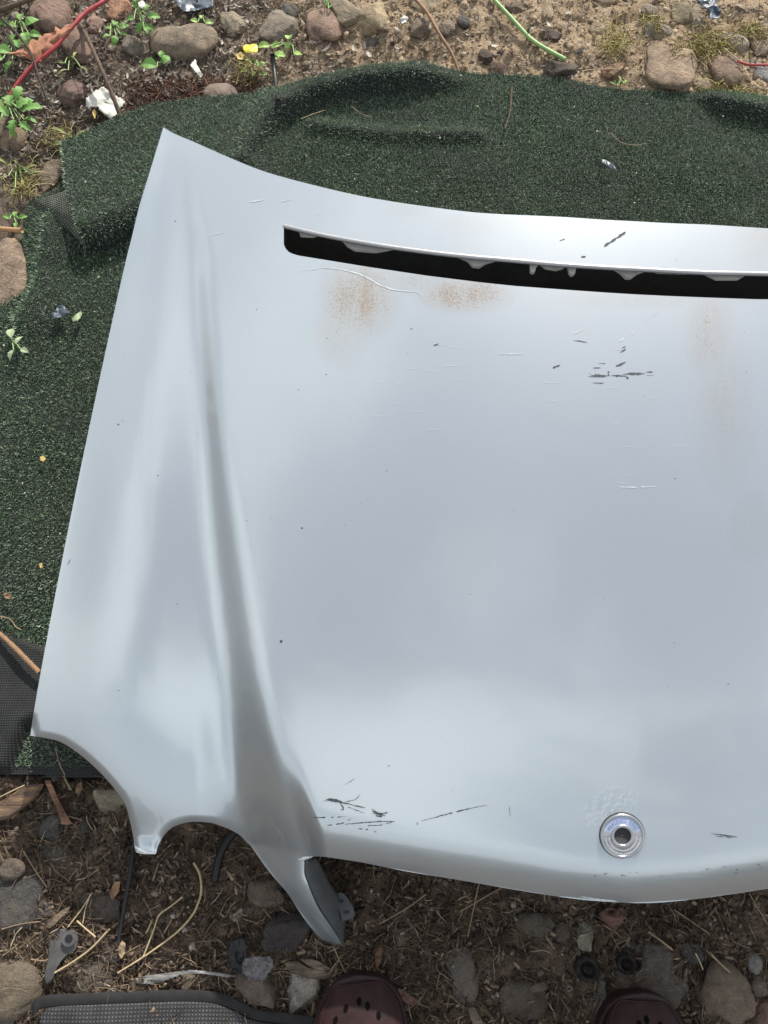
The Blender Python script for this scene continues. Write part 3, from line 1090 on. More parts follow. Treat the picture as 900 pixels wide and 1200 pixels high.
lathe('painted_gap_shade', [(BR * 1.035, .0004), (BR * .99, .0006)], M['hole_and_shade'])  # dark ring, painted shade round the badge rim
lathe('rim', [(BR, -.0006), (BR, .0022), (BR * .97, .0030), (BR * .91, .0030), (BR * .88, .0020)], M['chrome'])
lathe('silver_band', [(BR * .885, .0020), (BR * .52, .0024)], M['wreath'], R(164), R(376))
lathe('blue_band', [(BR * .885, .0020), (BR * .52, .0024)], M['blue'], R(16), R(164))
lathe('inner_ring', [(BR * .53, .0022), (BR * .50, .0036), (BR * .42, .0036), (BR * .37, .0022)], M['chrome'])
lathe('centre_hole', [(BR * .38, .0024), (BR * .36, .0008), (BR * .02, .0004)], M['hole_and_shade'])
# lettering on the blue band
LV, LF = [], []
word = 'MERCEDES-BENZ'
for k, chh in enumerate(word):
    cu = bpy.data.curves.new('glyph', 'FONT')
    cu.body, cu.size, cu.align_x = chh, 0.0050, 'CENTER'
    tmp = bpy.data.objects.new('glyph', cu)
    COL.objects.link(tmp)
    bpy.context.view_layer.update()
    me = bpy.data.meshes.new_from_object(tmp.evaluated_get(bpy.context.evaluated_depsgraph_get()))
    th = R(150 - 120 * k / (len(word) - 1))
    b0 = len(LV)
    for vv in me.vertices:
        tt = th - vv.co.x * 0.68 / (BR * 0.70)
        LV.append(tuple(badge_pt(BR * 0.62 + vv.co.y, tt, 0.0031)))
    LF += [tuple(b0 + i for i in p.vertices) for p in me.polygons]
    bpy.data.objects.remove(tmp)
    bpy.data.curves.remove(cu)
    bpy.data.meshes.remove(me)
solid('lettering', LV, LF, plain('letter_blue', (0.06, 0.11, 0.36), 0.35, 0.1), parent=emb, smooth=False)
# laurel leaves round the lower band
LV, LF = [], []
for k in range(26):
    th = R(184 + k * 172 / 25)
    lean = 0.5 if k < 13 else -0.5
    for r0 in (0.62, 0.77):
        b0 = len(LV)
        for dr, dt in ((-.06, -.05 * lean), (0, .06), (.075, .07 * lean), (0, -.06)):
            LV.append(tuple(badge_pt(BR * (r0 + dr), th + dt, .0031 if dr else .0036)))
        LF.append((b0, b0 + 1, b0 + 2, b0 + 3))
wr = solid('laurel_wreath', LV, LF, plain('wreath_grey', (0.62, 0.62, 0.64), 0.35, 0.1, metallic=0.7), parent=emb, smooth=False)
tag(wr, kind='stuff')

# ------------------------------------------------------------------ stones
import bmesh
STONE_ME = []


def stone_mesh(seed, kind):
    rr = random.Random(seed)
    bm = bmesh.new()
    bmesh.ops.create_icosphere(bm, subdivisions=4, radius=1)
    V = np.array([v.co[:] for v in bm.verts])
    F_ = [tuple(v.index for v in f.verts) for f in bm.faces]
    bm.free()
    r = np.random.default_rng(seed)
    e = {'round': 2.3, 'flat': 3.2, 'block': 5.0, 'angular': 3.0}[kind]
    V = V / (np.abs(V) ** e).sum(1)[:, None] ** (1 / e)
    if kind in ('angular', 'block'):
        for _ in range(9 if kind == 'angular' else 5):
            nrm = r.normal(size=3)
            nrm[2] = abs(nrm[2]) * 0.8
            nrm /= np.linalg.norm(nrm)
            lim = r.uniform(0.62, 0.86)
            d = V @ nrm
            V -= np.clip(d - lim, 0, None)[:, None] * nrm * 0.9
    o = r.uniform(0, 50, 6)
    low = fbm(V[:, 0] + V[:, 2] * 0.7 + o[0], V[:, 1] - V[:, 2] * 0.6 + o[1], 1.1, 2, seed + 5)
    fine = fbm(V[:, 0] + V[:, 2] * 0.8 + o[2], V[:, 1] + V[:, 2] * 0.9 + o[3], 5, 3, seed + 9)
    k1, k2 = {'round': (.34, .06), 'flat': (.36, .09), 'block': (.28, .10), 'angular': (.36, .14)}[kind]
    V = V * (1 + k1 * low + k2 * fine)[:, None]
    V /= np.array([np.abs(V[:, 0]).max(), np.abs(V[:, 1]).max(), np.abs(V[:, 2]).max()])
    return mesh('stone', V, F_)


def stone(px_, py_, wpx, hpx, rot, col, kind, label, hz=0.55, sink=0.4, name='stone', cat='stone', group=None, mat='rock'):
    me = stone_mesh(int(px_ * 13 + py_ * 7), kind)
    p = at(px_, py_)
    k = mpp(px_, py_, p.z)
    va = math.atan2(ray(px_, py_)[1], -ray(px_, py_)[2])
    ax, ay = wpx * k / 2, hpx * k / 2 * (1 + 0.30 * abs(math.sin(va)))
    az = hz * min(ax, ay)
    cz = p.z + az * (1 - 2 * sink)
    x, y = un(px_, py_, cz)
    o = link(name, me, M[mat])
    o.location = (float(x), float(y), cz)
    o.scale = (ax, ay, az)
    o.rotation_euler = (random.uniform(-.1, .1), random.uniform(-.1, .1), R(rot))
    o.color = (*col, 1)
    tag(o, label, cat, group)
    return o


RED, TAN, GRY, BRN, PUR = (0.265, 0.178, 0.142), (0.34, 0.265, 0.185), (0.24, 0.21, 0.175), (0.2, 0.15, 0.11), (0.2, 0.135, 0.115)
DK, DKG, DKB = (0.055, 0.048, 0.045), (0.085, 0.082, 0.08), (0.075, 0.058, 0.046)
PALE = (0.36, 0.32, 0.26)
stones = [
    (61, 20, 50, 54, 8, RED, 'round', 'large rounded reddish stone behind the red cord'),
    (88, 54, 38, 46, 30, RED, 'round', 'smaller reddish stone below the torn orange sleeve of the cord'),
    (112, 27, 24, 30, 5, (0.3, 0.2, 0.16), 'angular', 'small wedge of pinkish stone right of the red cord'),
    (139, 8, 34, 36, -10, (0.42, 0.235, 0.15), 'angular', 'orange brick fragment beside the small green weed'),
    (212, 50, 90, 40, -8, (0.27, 0.215, 0.16), 'round', 'long smooth grey brown stone, largest in the far left soil'),
    (155, 54, 30, 26, 10, GRY, 'angular', 'small grey stone touching the left end of the long smooth stone'),
    (131, 55, 11, 11, 0, (0.4, 0.34, 0.25), 'round', 'tiny round cream pebble near the reddish stones'),
    (85, 108, 38, 28, -5, PUR, 'angular', 'purple brown blocky stone left of the white paper scrap'),
    (258, 113, 42, 34, 0, (0.24, 0.185, 0.155), 'round', 'brown domed stone at the turf edge below the yellow wrapper'),
    (276, 28, 34, 30, 20, (0.33, 0.28, 0.2), 'angular', 'rough tan stone between the long smooth stone and the grey block'),
    (331, 32, 52, 40, -5, (0.27, 0.23, 0.18), 'block', 'grey tan block stone behind the green seedling'),
    (340, 14, 22, 18, 0, (0.12, 0.11, 0.10), 'round', 'dark round stone on top of the grey tan block'),
    (380, 31, 44, 42, 10, (0.33, 0.225, 0.175), 'round', 'pinkish rounded stone right of the grey tan block'),
    (403, 12, 34, 34, 25, (0.29, 0.235, 0.17), 'block', 'brown tan stone between the pinkish stone and the pale wedge'),
    (437, 19, 46, 46, 25, (0.40, 0.315, 0.205), 'angular', 'pale tan wedge shaped stone at the far edge'),
    (498, 9, 38, 24, 0, (0.34, 0.275, 0.19), 'round', 'tan stone behind the tall brown stalk'),
    (490, 32, 28, 24, 0, (0.21, 0.165, 0.125), 'block', 'flat brown stone left of the tall brown stalk'),
    (524, 31, 20, 22, 15, (0.24, 0.195, 0.15), 'angular', 'small grey brown stone right of the tall brown stalk'),
    (543, 26, 17, 14, 0, (0.1, 0.095, 0.088), 'round', 'little dark pebble right of the tall brown stalk'),
    (436, 51, 15, 15, 0, (0.13, 0.125, 0.12), 'round', 'dark grey pebble with a pale neighbour in the sandy soil'),
    (492, 72, 26, 16, -8, (0.17, 0.14, 0.11), 'flat', 'flat dull stone in the sand just above the turf'),
    (570, 66, 20, 15, -20, (0.1, 0.075, 0.062), 'angular', 'dark triangular stone in the open sand'),
    (584, 82, 25, 18, 15, (0.17, 0.105, 0.08), 'angular', 'reddish brown triangular stone touching the turf edge'),
    (645, 41, 26, 15, -25, (0.11, 0.085, 0.068), 'flat', 'dark flat stone above the end of the green stem'),
    (657, 83, 44, 27, -8, (0.075, 0.06, 0.05), 'block', 'near black block stone at the turf edge below the green stem'),
    (700, 36, 22, 16, 0, TAN, 'round', 'small tan stone behind the yellow grass tuft'),
    (711, 1, 28, 14, 0, (0.3, 0.22, 0.15), 'round', 'tan stone cut by the far edge, above the grass tuft'),
    (762, 14, 24, 17, 0, (0.25, 0.2, 0.16), 'round', 'smooth grey brown stone above the largest flat stone'),
    (772, 36, 34, 24, 20, (0.3, 0.265, 0.22), 'angular', 'pale rough stone leaning on the largest flat stone'),
    (716, 85, 36, 22, 10, (0.27, 0.165, 0.11), 'angular', 'rusty orange brown stone among straw at the turf edge'),
    (786, 80, 66, 58, -10, (0.33, 0.245, 0.175), 'flat', 'largest flat tan stone at the far right turf edge'),
    (852, 84, 42, 42, 15, (0.25, 0.175, 0.13), 'round', 'round brown stone right of the largest flat stone'),
    (823, 102, 24, 16, -20, (0.34, 0.26, 0.19), 'round', 'small oval tan stone between the two big round stones'),
    (859, 50, 38, 22, -30, (0.34, 0.29, 0.235), 'round', 'pale elongated stone above the round brown stone'),
    (815, 18, 22, 34, -5, (0.29, 0.235, 0.17), 'flat', 'upright tan slab beside the dark plastic scrap'),
    (798, 15, 26, 26, 0, (0.25, 0.21, 0.14), 'flat', 'mossy tan slab left of the upright tan slab'),
    (891, 55, 26, 22, 10, (0.3, 0.23, 0.165), 'angular', 'tan stone at the right edge above the red string'),
    (896, 87, 30, 20, -25, (0.23, 0.23, 0.23), 'flat', 'blue grey flat stone under the red string'),
    (884, 110, 26, 18, 0, (0.27, 0.2, 0.15), 'angular', 'brown stone below the blue grey stone at the turf edge'),
    (605, 8, 26, 14, 0, (0.22, 0.165, 0.125), 'angular', 'brown stone beside the upper end of the green stem'),
    (641, 17, 16, 18, 0, TAN, 'round', 'small tan pebble right of the green stem'),
    (16, 166, 34, 30, 0, (0.24, 0.18, 0.12), 'round', 'brown rounded stone below the broad leaved weed'),
    (0, 152, 18, 26, 0, (0.2, 0.16, 0.12), 'round', 'stone cut by the left edge beside the brown rounded stone'),
    (60, 208, 36, 60, -12, (0.24, 0.185, 0.14), 'angular', 'mud covered stone holding down the folded turf corner'),
    (5, 320, 58, 86, 10, (0.30, 0.225, 0.165), 'flat', 'flat tan slab at the left edge beside the turf'),
    (18, 18, 10, 9, 0, PALE, 'round', 'pale pebble among the weeds at the far left corner'),
    # near side
    (60, 972, 40, 33, 10, (0.085, 0.083, 0.082), 'angular', 'dark grey stone below the split plank'),
    (59, 1002, 46, 26, 3, (0.10, 0.092, 0.085), 'flat', 'flat dark stone right under the dark grey stone'),
    (22, 1056, 66, 62, 10, (0.072, 0.068, 0.066), 'flat', 'large flat blackish stone at the left edge'),
    (14, 1017, 34, 28, 0, (0.13, 0.105, 0.085), 'round', 'brown stone above the large blackish stone'),
    (16, 1153, 68, 70, 20, (0.17, 0.135, 0.10), 'round', 'big smooth brown stone at the lower left corner'),
    (11, 1195, 26, 18, 0, (0.2, 0.18, 0.15), 'round', 'small pale stone under the big smooth brown stone'),
    (128, 941, 40, 34, -4, (0.30, 0.265, 0.195), 'block', 'square tan concrete chunk beside the lamp cutout'),
    (38, 955, 15, 20, 20, (0.1, 0.085, 0.075), 'angular', 'dark pebble between the bark slab and the plank'),
    (101, 968, 22, 20, 0, (0.06, 0.055, 0.055), 'angular', 'black lump left of the tan concrete chunk'),
    (52, 1066, 22, 20, 0, (0.11, 0.10, 0.09), 'flat', 'small grey stone above the grey metal bracket'),
    (116, 1064, 52, 34, 0, (0.085, 0.07, 0.062), 'flat', 'flat buried stone crossed by the black cord'),
    (131, 1118, 28, 22, 10, (0.12, 0.1, 0.09), 'flat', 'flat grey stone right of the long pale straw'),
    (108, 1146, 56, 34, 5, (0.115, 0.092, 0.077), 'flat', 'wide buried stone just above the mesh mat'),
    (238, 1150, 60, 18, 0, (0.145, 0.115, 0.085), 'block', 'low brown stone behind the mesh mat beside the clear film'),
    (300, 1157, 50, 54, 0, (0.135, 0.11, 0.09), 'block', 'brown block stone under the crumpled clear film'),
    (355, 1164, 42, 42, -5, (0.30, 0.275, 0.245), 'block', 'pale grey block stone left of the maroon clog'),
    (278, 1074, 13, 18, -10, (0.6, 0.57, 0.5), 'angular', 'single white pebble below the headlamp arch'),
    (340, 1090, 66, 44, 0, (0.06, 0.05, 0.05), 'block', 'dark broken slab under the hood tongue'),
    (312, 1047, 46, 34, 0, (0.14, 0.11, 0.085), 'round', 'brown clod above the dark broken slab'),
    (541, 1141, 36, 66, 8, (0.135, 0.115, 0.105), 'round', 'grey oval stone standing out between the two clogs'),
    (549, 1042, 17, 17, 0, (0.13, 0.10, 0.08), 'round', 'small round brown pebble under the hood edge'),
    (627, 1082, 48, 28, -5, (0.11, 0.09, 0.075), 'round', 'dull brown stone below the front edge of the hood'),
    (658, 1092, 20, 24, 0, (0.09, 0.072, 0.062), 'round', 'dark pebble against the dull brown stone'),
    (687, 1096, 24, 32, 0, (0.30, 0.27, 0.21), 'block', 'speckled cream stone below the hood centre'),
    (768, 1129, 44, 44, -30, (0.12, 0.105, 0.092), 'flat', 'grey leaning slab above the right clog'),
    (757, 1123, 22, 36, 10, (0.13, 0.115, 0.10), 'flat', 'narrow upright slab leaning on the grey slab'),
    (776, 1156, 52, 46, -40, (0.135, 0.115, 0.1), 'flat', 'second slanted grey slab touching the right clog'),
    (812, 1116, 30, 24, 0, (0.085, 0.08, 0.078), 'round', 'dark stone half buried behind the slanted slabs'),
    (848, 1166, 64, 66, 30, (0.17, 0.13, 0.10), 'round', 'big rounded brown stone at the lower right'),
    (884, 1128, 18, 24, 0, (0.2, 0.19, 0.18), 'round', 'pale grey pebble near the right edge'),
    (897, 1190, 44, 34, 0, (0.18, 0.12, 0.10), 'round', 'reddish stone cut by the lower right corner'),
    (870, 1150, 12, 14, 0, (0.32, 0.28, 0.23), 'round', 'tiny pale pebble right of the big rounded stone'),
    (888, 1155, 24, 26, 0, (0.15, 0.12, 0.1), 'round', 'brown pebble right of the big rounded stone'),
    (705, 1176, 20, 50, -8, (0.17, 0.16, 0.145), 'angular', 'narrow grey stone left of the right clog'),
    (745, 1152, 60, 28, 0, (0.12, 0.095, 0.075), 'flat', 'brown flat stone in front of the right clog'),
    (612, 1170, 60, 44, 0, (0.08, 0.062, 0.05), 'flat', 'low dark clod of earth between the clogs'),
]
for a in stones:
    stone(*a, hz=0.32 if a[6] == 'flat' else 0.6)

# ------------------------------------------------------------------ sticks, cords, straws
M['twig'] = plain('twig_bark', (0.10, 0.068, 0.045), 0.8, 0.4, 120)
M['twig_dark'] = plain('twig_dark', (0.045, 0.033, 0.025), 0.8, 0.4, 120)
M['stalk'] = plain('dry_stalk', (0.25, 0.15, 0.085), 0.7, 0.3, 120)
M['straw'] = plain('straw', (0.46, 0.36, 0.215), 0.65, 0.25, 90)
M['straw_dull'] = plain('straw_dull', (0.26, 0.19, 0.12), 0.7, 0.3, 90)
M['green_stem'] = plain('green_stem', (0.27, 0.42, 0.16), 0.5, 0.2, 60)
M['red_plastic'] = plain('red_plastic', (0.34, 0.05, 0.055), 0.4, 0.25, 70)
M['orange_cloth'] = plain('orange_cloth', (0.40, 0.19, 0.115), 0.85, 0.3, 90, bump=0.002)
M['rubber'] = plain('black_rubber', (0.012, 0.012, 0.013), 0.45, 0.3)
M['wood_orange'] = plain('wood_orange', (0.40, 0.24, 0.12), 0.7, 0.3, 60)


def stick(name, label, cat, pts, r0, r1, mat, lift=0.004, arch=0.0, n=None, group=None, jit=0.0):
    """a tube lying along these pixels; arch lifts its middle off the ground"""
    L = smooth_line(pts, n or max(6, int(len(pts) * 5)))
    W_ = []
    k = len(L)
    for i, (a, b) in enumerate(L):
        q = i / (k - 1)
        W_.append(at(a, b)[2])
    qv = np.linspace(0, 1, k)
    zf = np.polyval(np.polyfit(qv, W_, 2), qv)
    zf = zf + max(0, np.max(np.array(W_) - zf)) * 0.5 + lift + arch * np.sin(math.pi * qv)
    xx, yy = un(L[:, 0], L[:, 1], zf)
    W_ = np.stack([xx, yy, zf], 1)
    rad = np.linspace(r0, r1, k) * (1 + jit * RNG.uniform(-1, 1, k))
    V, Fs = tube_geo(W_, rad, 8)
    o = solid(name, V, Fs, M[mat])
    return tag(o, label, cat, group)


stick('twig', 'dark slanting twig from the red cord down to the turf edge', 'twig', [(92, 24), (104, 48), (122, 88), (135, 120), (144, 146)], .0035, .0035, 'twig', .02, .02, jit=.15)
stick('twig', 'thin dark twig crossing the red cord at the far left', 'twig', [(2, 22), (22, 42), (36, 62), (46, 92), (56, 118)], .0025, .002, 'twig_dark', .03, .02, jit=.15)
stick('twig', 'thinnest dark twig left of the crossing twig', 'twig', [(2, 30), (14, 52), (27, 72)], .002, .0015, 'twig_dark', .03, .01)
stick('twig', 'brown branch cut by the far left corner', 'twig', [(-8, 14), (12, 8), (40, -3)], .005, .004, 'twig', .03)
stick('stalk', 'tall brown stalk leaning from the far edge to the turf', 'stalk', [(482, -6), (500, 14), (515, 40), (530, 64), (539, 88)], .0034, .0026, 'stalk', .012, .012, jit=.15)
stick('stem', 'pale green plant stem lying in the sand', 'stem', [(574, -6), (600, 22), (625, 48), (648, 62), (663, 70)], .0032, .004, 'green_stem', .008)
stick('stake', 'short black stake beside the green seedling', 'stake', [(319, 62), (322, 88), (326, 118)], .0042, .0036, 'rubber', .015)
stick('twig', 'thin twig lying upright on the turf below the sand', 'twig', [(600, 100), (598, 128), (592, 150)], .0016, .001, 'twig', .006)
stick('twig', 'bare brown stick pointing under the hood left edge', 'twig', [(-6, 738), (14, 756), (32, 774), (46, 788)], .0032, .0036, 'stalk', .006, jit=.12)
stick('twig', 'thin forked weed stalk above the bare brown stick', 'twig', [(-4, 722), (8, 724), (14, 728), (19, 735), (25, 738)], 0.00082, 0.00068, 'straw_dull', .006)
stick('stick', 'orange brown peeled stick on the flat slab', 'stick', [(-12, 267), (10, 269), (26, 270)], .0042, .004, 'wood_orange', .022)
stick('cord', 'thin black cord hanging from the hood lamp notch', 'cord', [(157, 990), (153, 1020), (146, 1060), (139, 1104)], .003, .0028, 'rubber', .006, .006)
stick('hose', 'short bent black hose below the headlamp arch', 'hose', [(277, 972), (266, 985), (256, 1008), (251, 1034)], .005, .005, 'rubber', .012)
stick('straw', 'long curved pale straw below the headlamp arch', 'straw', [(227, 1011), (234, 1024), (236, 1042), (230, 1064), (214, 1086), (190, 1106), (164, 1124), (138, 1140)], 0.00150, 0.00088, 'straw', .008)
stick('straw', 'bent pale straw inside the curve of the long one', 'straw', [(214, 1051), (200, 1062), (186, 1073), (180, 1090), (168, 1121)], 0.00095, 0.00095, 'straw', .008)
stick('straw', 'straight pale straw across the grey metal bracket', 'straw', [(128, 1089), (106, 1112), (84, 1128), (64, 1140)], 0.00122, 0.00095, 'straw', .012)
stick('straw', 'short pale straw beside the bent straw', 'straw', [(179, 1077), (175, 1086), (171, 1094)], 0.00102, 0.00102, 'straw', .007)
stick('straw', 'frayed straw bundle strand above the grey bracket', 'straw', [(108, 1046), (98, 1062), (80, 1086)], 0.00088, 0.00061, 'straw', .008)
stick('straw', 'slim straw forking from the frayed strand', 'straw', [(106, 1048), (100, 1066), (97, 1082)], 0.00068, 0.00054, 'straw', .008)
stick('straw', 'pale straw running down from the frayed strand', 'straw', [(90, 1079), (100, 1088), (112, 1098)], 0.00095, 0.00082, 'straw', .008)
stick('straw', 'thin brown straw lying left of the grey bracket', 'straw', [(2, 1089), (20, 1084), (36, 1081), (48, 1080)], 0.00068, 0.00054, 'straw_dull', .008)
stick('straw', 'brown straw touching the big smooth brown stone', 'straw', [(36, 1124), (50, 1126), (66, 1120), (86, 1116)], 0.00082, 0.00068, 'straw_dull', .008)
stick('twig', 'upright straw in front of the hood between the clogs', 'straw', [(562, 1032), (556, 1060), (548, 1098)], 0.00082, 0.00068, 'straw_dull', .01)
stick('twig', 'slanting straw crossing the upright one', 'straw', [(588, 1040), (565, 1053), (538, 1069)], 0.00088, 0.00068, 'straw_dull', .008)
stick('twig', 'dull twig below the hood edge right of the grille corner', 'twig', [(499, 1048), (480, 1062), (462, 1073), (444, 1083)], 0.00088, 0.00068, 'straw_dull', .007)
stick('straw', 'brown straw crossing the leaning grey slab', 'straw', [(760, 1092), (774, 1102), (788, 1113)], 0.00136, 0.00122, 'straw_dull', .012)
stick('straw', 'slim straw lying right of the hood centre', 'straw', [(790, 1066), (812, 1081), (832, 1095)], 0.00068, 0.00068, 'straw_dull', .008)
stick('straw', 'straw chip leaning on the big rounded stone', 'straw', [(833, 1118), (845, 1130), (856, 1140)], 0.00150, 0.00122, 'straw_dull', .02)
stick('straw', 'straight straw under the hood at the right edge', 'straw', [(878, 1047), (888, 1064), (900, 1084)], 0.00068, 0.00068, 'straw_dull', .006)
stick('straw', 'pale straw sliver beside the buried dark stone', 'straw', [(815, 1117), (820, 1127), (824, 1137)], 0.00088, 0.00068, 'straw', .014)
stick('straw', 'dry straw below the tip of the hood tongue', 'straw', [(391, 1110), (398, 1126), (406, 1142)], 0.00088, 0.00068, 'straw_dull', .008)
stick('straw', 'fine pale straw lying on the far turf ridge', 'straw', [(353, 139), (366, 134), (381, 129)], 0.00061, 0.00048, 'straw', .004)
stick('straw', 'dry straw on the turf right of the ridge shadow', 'straw', [(411, 124), (423, 133), (436, 138)], 0.00061, 0.00048, 'straw_dull', .004)
stick('straw', 'brown straw on the turf below the dark block stone', 'straw', [(715, 155), (730, 168), (745, 170), (758, 168)], 0.00061, 0.00048, 'straw_dull', .003)
stick('straw', 'straight dry straw left of the rusty orange brown stone', 'straw', [(682, 83), (700, 81), (730, 80)], 0.00075, 0.00061, 'straw', .012)
stick('straw', 'pale dry straw crossing under the elongated stone', 'straw', [(848, 56), (860, 66), (872, 74)], 0.00109, 0.00088, 'straw', .02)
stick('string', 'red plastic string running off the right edge', 'string', [(864, 72), (880, 76), (905, 76)], .002, .002, 'red_plastic', .022)
stick('straw', 'straw under the turf corner leading to the wood chip', 'straw', [(65, 876), (70, 896), (76, 908)], 0.00054, 0.00068, 'straw_dull', .006)
stick('stick', 'splinter standing beside the concrete chunk', 'stick', [(75, 910), (79, 918), (83, 925)], 0.00136, 0.00150, 'straw_dull', .006)
stick('straw', 'thin straw lying across the bark slab', 'straw', [(0, 934), (14, 927), (29, 920)], 0.00095, 0.00068, 'straw', .022)
stick('twig', 'long thin straw trailing below the dark flat stone', 'straw', [(27, 997), (40, 1018), (55, 1040)], 0.00068, 0.00054, 'straw_dull', .01)
stick('twig', 'grey twig left of the dark grey stones', 'twig', [(4, 986), (20, 987), (42, 989)], .0014, .0008, 'twig_dark', .012)

# red cord with a torn orange sleeve
cp = [(150, -22), (124, 0), (100, 15), (84, 32), (64, 56), (44, 72), (30, 86), (14, 108), (2, 128)]
cl_ = stick('cord', 'red cord with a torn orange sleeve crossing the far left weeds', 'cord', cp, .0036, .0032, 'red_plastic', .035, .012, n=50, jit=.12)
cr_ = root('cable', 'red cord with a torn orange sleeve crossing the far left weeds', 'cord', tuple(cl_.location))
for k in ('label', 'category'):
    del cl_[k]
cl_.name = 'red_core'
cl_.parent = cr_
cl_.location = (0, 0, 0)
rows = []
Ls = smooth_line([(82, 32), (68, 42), (50, 54), (32, 63), (12, 63)], 22)
for i, (a, b) in enumerate(Ls):
    q = i / 21
    w_ = (3 + 9 * math.sin(math.pi * min(1, q * 1.1)) ** 0.7) * random.uniform(.5, 1.35)
    rw = []
    for j, vq in enumerate(np.linspace(-1, 1, 7)):
        p = at(a + vq * w_ * 0.45, b + vq * w_ * 0.9, .045 + .004 * math.cos(vq * 1.6) + random.uniform(-.003, .003))
        rw.append(p[:])
    rows.append(rw)
solid('torn_sleeve', np.array(rows).reshape(-1, 3), grid_faces(22, 7), M['orange_cloth'], parent=cr_)

# ------------------------------------------------------------------ weeds
M['leaf'] = plain('leaf_green', (0.12, 0.26, 0.05), 0.5, 0.3, 90)
M['leaf_lime'] = plain('leaf_lime', (0.26, 0.40, 0.09), 0.5, 0.25, 90)
M['leaf_wilted'] = plain('leaf_wilted', (0.27, 0.29, 0.11), 0.6, 0.35, 90)
M['leaf_pale'] = plain('leaf_pale', (0.30, 0.38, 0.22), 0.6, 0.25, 90)
LEAF = {}


def leaf_me(kind):
    if kind in LEAF:
        return LEAF[kind]
    prof = {'ovate': [(0, .05), (.15, .6), (.4, .95), (.7, .7), (1, .03)], 'round': [(0, .1), (.15, .75), (.5, 1), (.85, .75), (1, .1)],
            'narrow': [(0, .1), (.25, .6), (.55, .7), (.8, .45), (1, .03)], 'jagged': [(0, .1), (.18, .9), (.3, .5), (.5, 1.05), (.62, .5), (.8, .65), (1, .03)]}[kind]
    V = []
    for y, w_ in prof:
        zc = 0.12 * math.sin(math.pi * y) - 0.15 * y * y
        V += [(-w_ / 2, y, zc + .1 * w_), (0, y, zc), (w_ / 2, y, zc + .1 * w_)]
    Fs = []
    for i in range(len(prof) - 1):
        for j in (0, 1):
            a = i * 3 + j
            Fs.append((a, a + 1, a + 4, a + 3))
    LEAF[kind] = mesh('leaf', V, Fs)
    return LEAF[kind]


def weed(name, label, px_, py_, leaves, mat, kind='ovate', h=.03, stem=True):
    """leaves: (dx, dy, length px, turn deg) in pixels from the root"""
    b = at(px_, py_)
    r_ = root(name, label, 'plant', b[:])
    for (dx, dy, ln, rot) in leaves:
        z = b.z + h * random.uniform(.7, 1.25)
        x, y = un(px_ + dx, py_ + dy, z)
        o = bpy.data.objects.new('leaf', leaf_me(kind))
        COL.objects.link(o)
        if not len(o.data.materials):
            o.data.materials.append(M[mat])
        o.parent = r_
        o.material_slots[0].link = 'OBJECT'
        o.material_slots[0].material = M[mat]
        k = ln * mpp(px_, py_) * 1.15
        o.location = Vector((float(x), float(y), z)) - b
        o.scale = (k * random.uniform(.6, .8) if kind != 'narrow' else k * .35, k, k)
        o.rotation_euler = (random.uniform(-.35, .35), random.uniform(-.4, .4), R(rot))
        if stem:
            V, Fs = tube_geo(smooth_line([b[:], (b.x + (x - b.x) * .4, b.y + (y - b.y) * .3, b.z + (z - b.z) * .7), (float(x), float(y), z)], 5), .0009, 5)
            solid('stem', V, Fs, M['green_stem'], parent=r_)
    return r_


weed('weed', 'broad leaved green weed at the left edge below the red cord', 12, 132, [(0, -8, 18, 10), (8, -6, 18, -50), (14, -2, 20, -80), (-6, -4, 18, 60), (-10, 6, 16, 100), (4, 8, 17, 175), (12, 12, 15, -130), (-2, 4, 16, 40), (6, -16, 15, -15), (16, 8, 13, -100)], 'leaf', 'jagged', .045)
weed('weed', 'leafy green weed left of the large reddish stone', 24, 32, [(0, -8, 14, 5), (6, -2, 15, -50), (-7, 0, 13, 50), (3, 6, 13, -150), (-6, 10, 12, 130), (10, 8, 12, -90), (-12, -4, 12, 80)], 'leaf', 'ovate', .035)
weed('weed', 'green weed under the torn orange sleeve', 22, 58, [(0, -2, 16, 20), (10, -3, 14, -60), (-10, 4, 17, 70), (-18, 10, 15, 100), (-8, 14, 13, 140)], 'leaf', 'ovate', .03)
weed('weed', 'small bright weed beside the orange brick fragment', 134, 36, [(0, -6, 10, 0), (6, -3, 10, -60), (-5, -2, 9, 60), (2, 6, 10, 170), (7, 4, 8, -110), (-5, 6, 8, 120)], 'leaf', 'ovate', .03)
weed('weed', 'feathery green weed above the long smooth stone', 165, 20, [(-4, -10, 12, 20), (4, -8, 12, -20), (8, 0, 13, -70), (0, 6, 12, 170), (-8, 2, 11, 80), (4, 12, 9, -150), (-6, -18, 11, 10), (6, 10, 9, -110)], 'leaf', 'jagged', .035)
weed('weed', 'two leaf green sprout below the long smooth stone', 188, 78, [(-4, 0, 18, 75), (4, -4, 12, -20), (2, -9, 10, 10)], 'leaf', 'ovate', .02)
weed('weed', 'tiny yellow green weed on the dark litter above the long stone', 236, 24, [(0, -2, 9, 0), (4, 2, 8, -80), (-4, 2, 8, 80)], 'leaf_lime', 'ovate', .02)
weed('seedling', 'lime green seedling with round leaves in front of the grey tan block', 342, 58, [(-4, -12, 11, 0), (-4, -1, 9, 10), (3, 6, 9, -60), (-8, 8, 12, 90), (-16, 10, 8, 80), (-26, -4, 12, 90), (-14, -5, 10, 80)], 'leaf_lime', 'round', .03)
weed('weed', 'wilting yellow green weed at the turf corner', 86, 166, [(-14, -12, 17, 70), (-6, -8, 15, 50), (4, -4, 15, -60), (10, -6, 14, -70), (-10, 2, 16, 95), (0, 4, 13, -120), (12, 0, 12, -40)], 'leaf_wilted', 'narrow', .022)
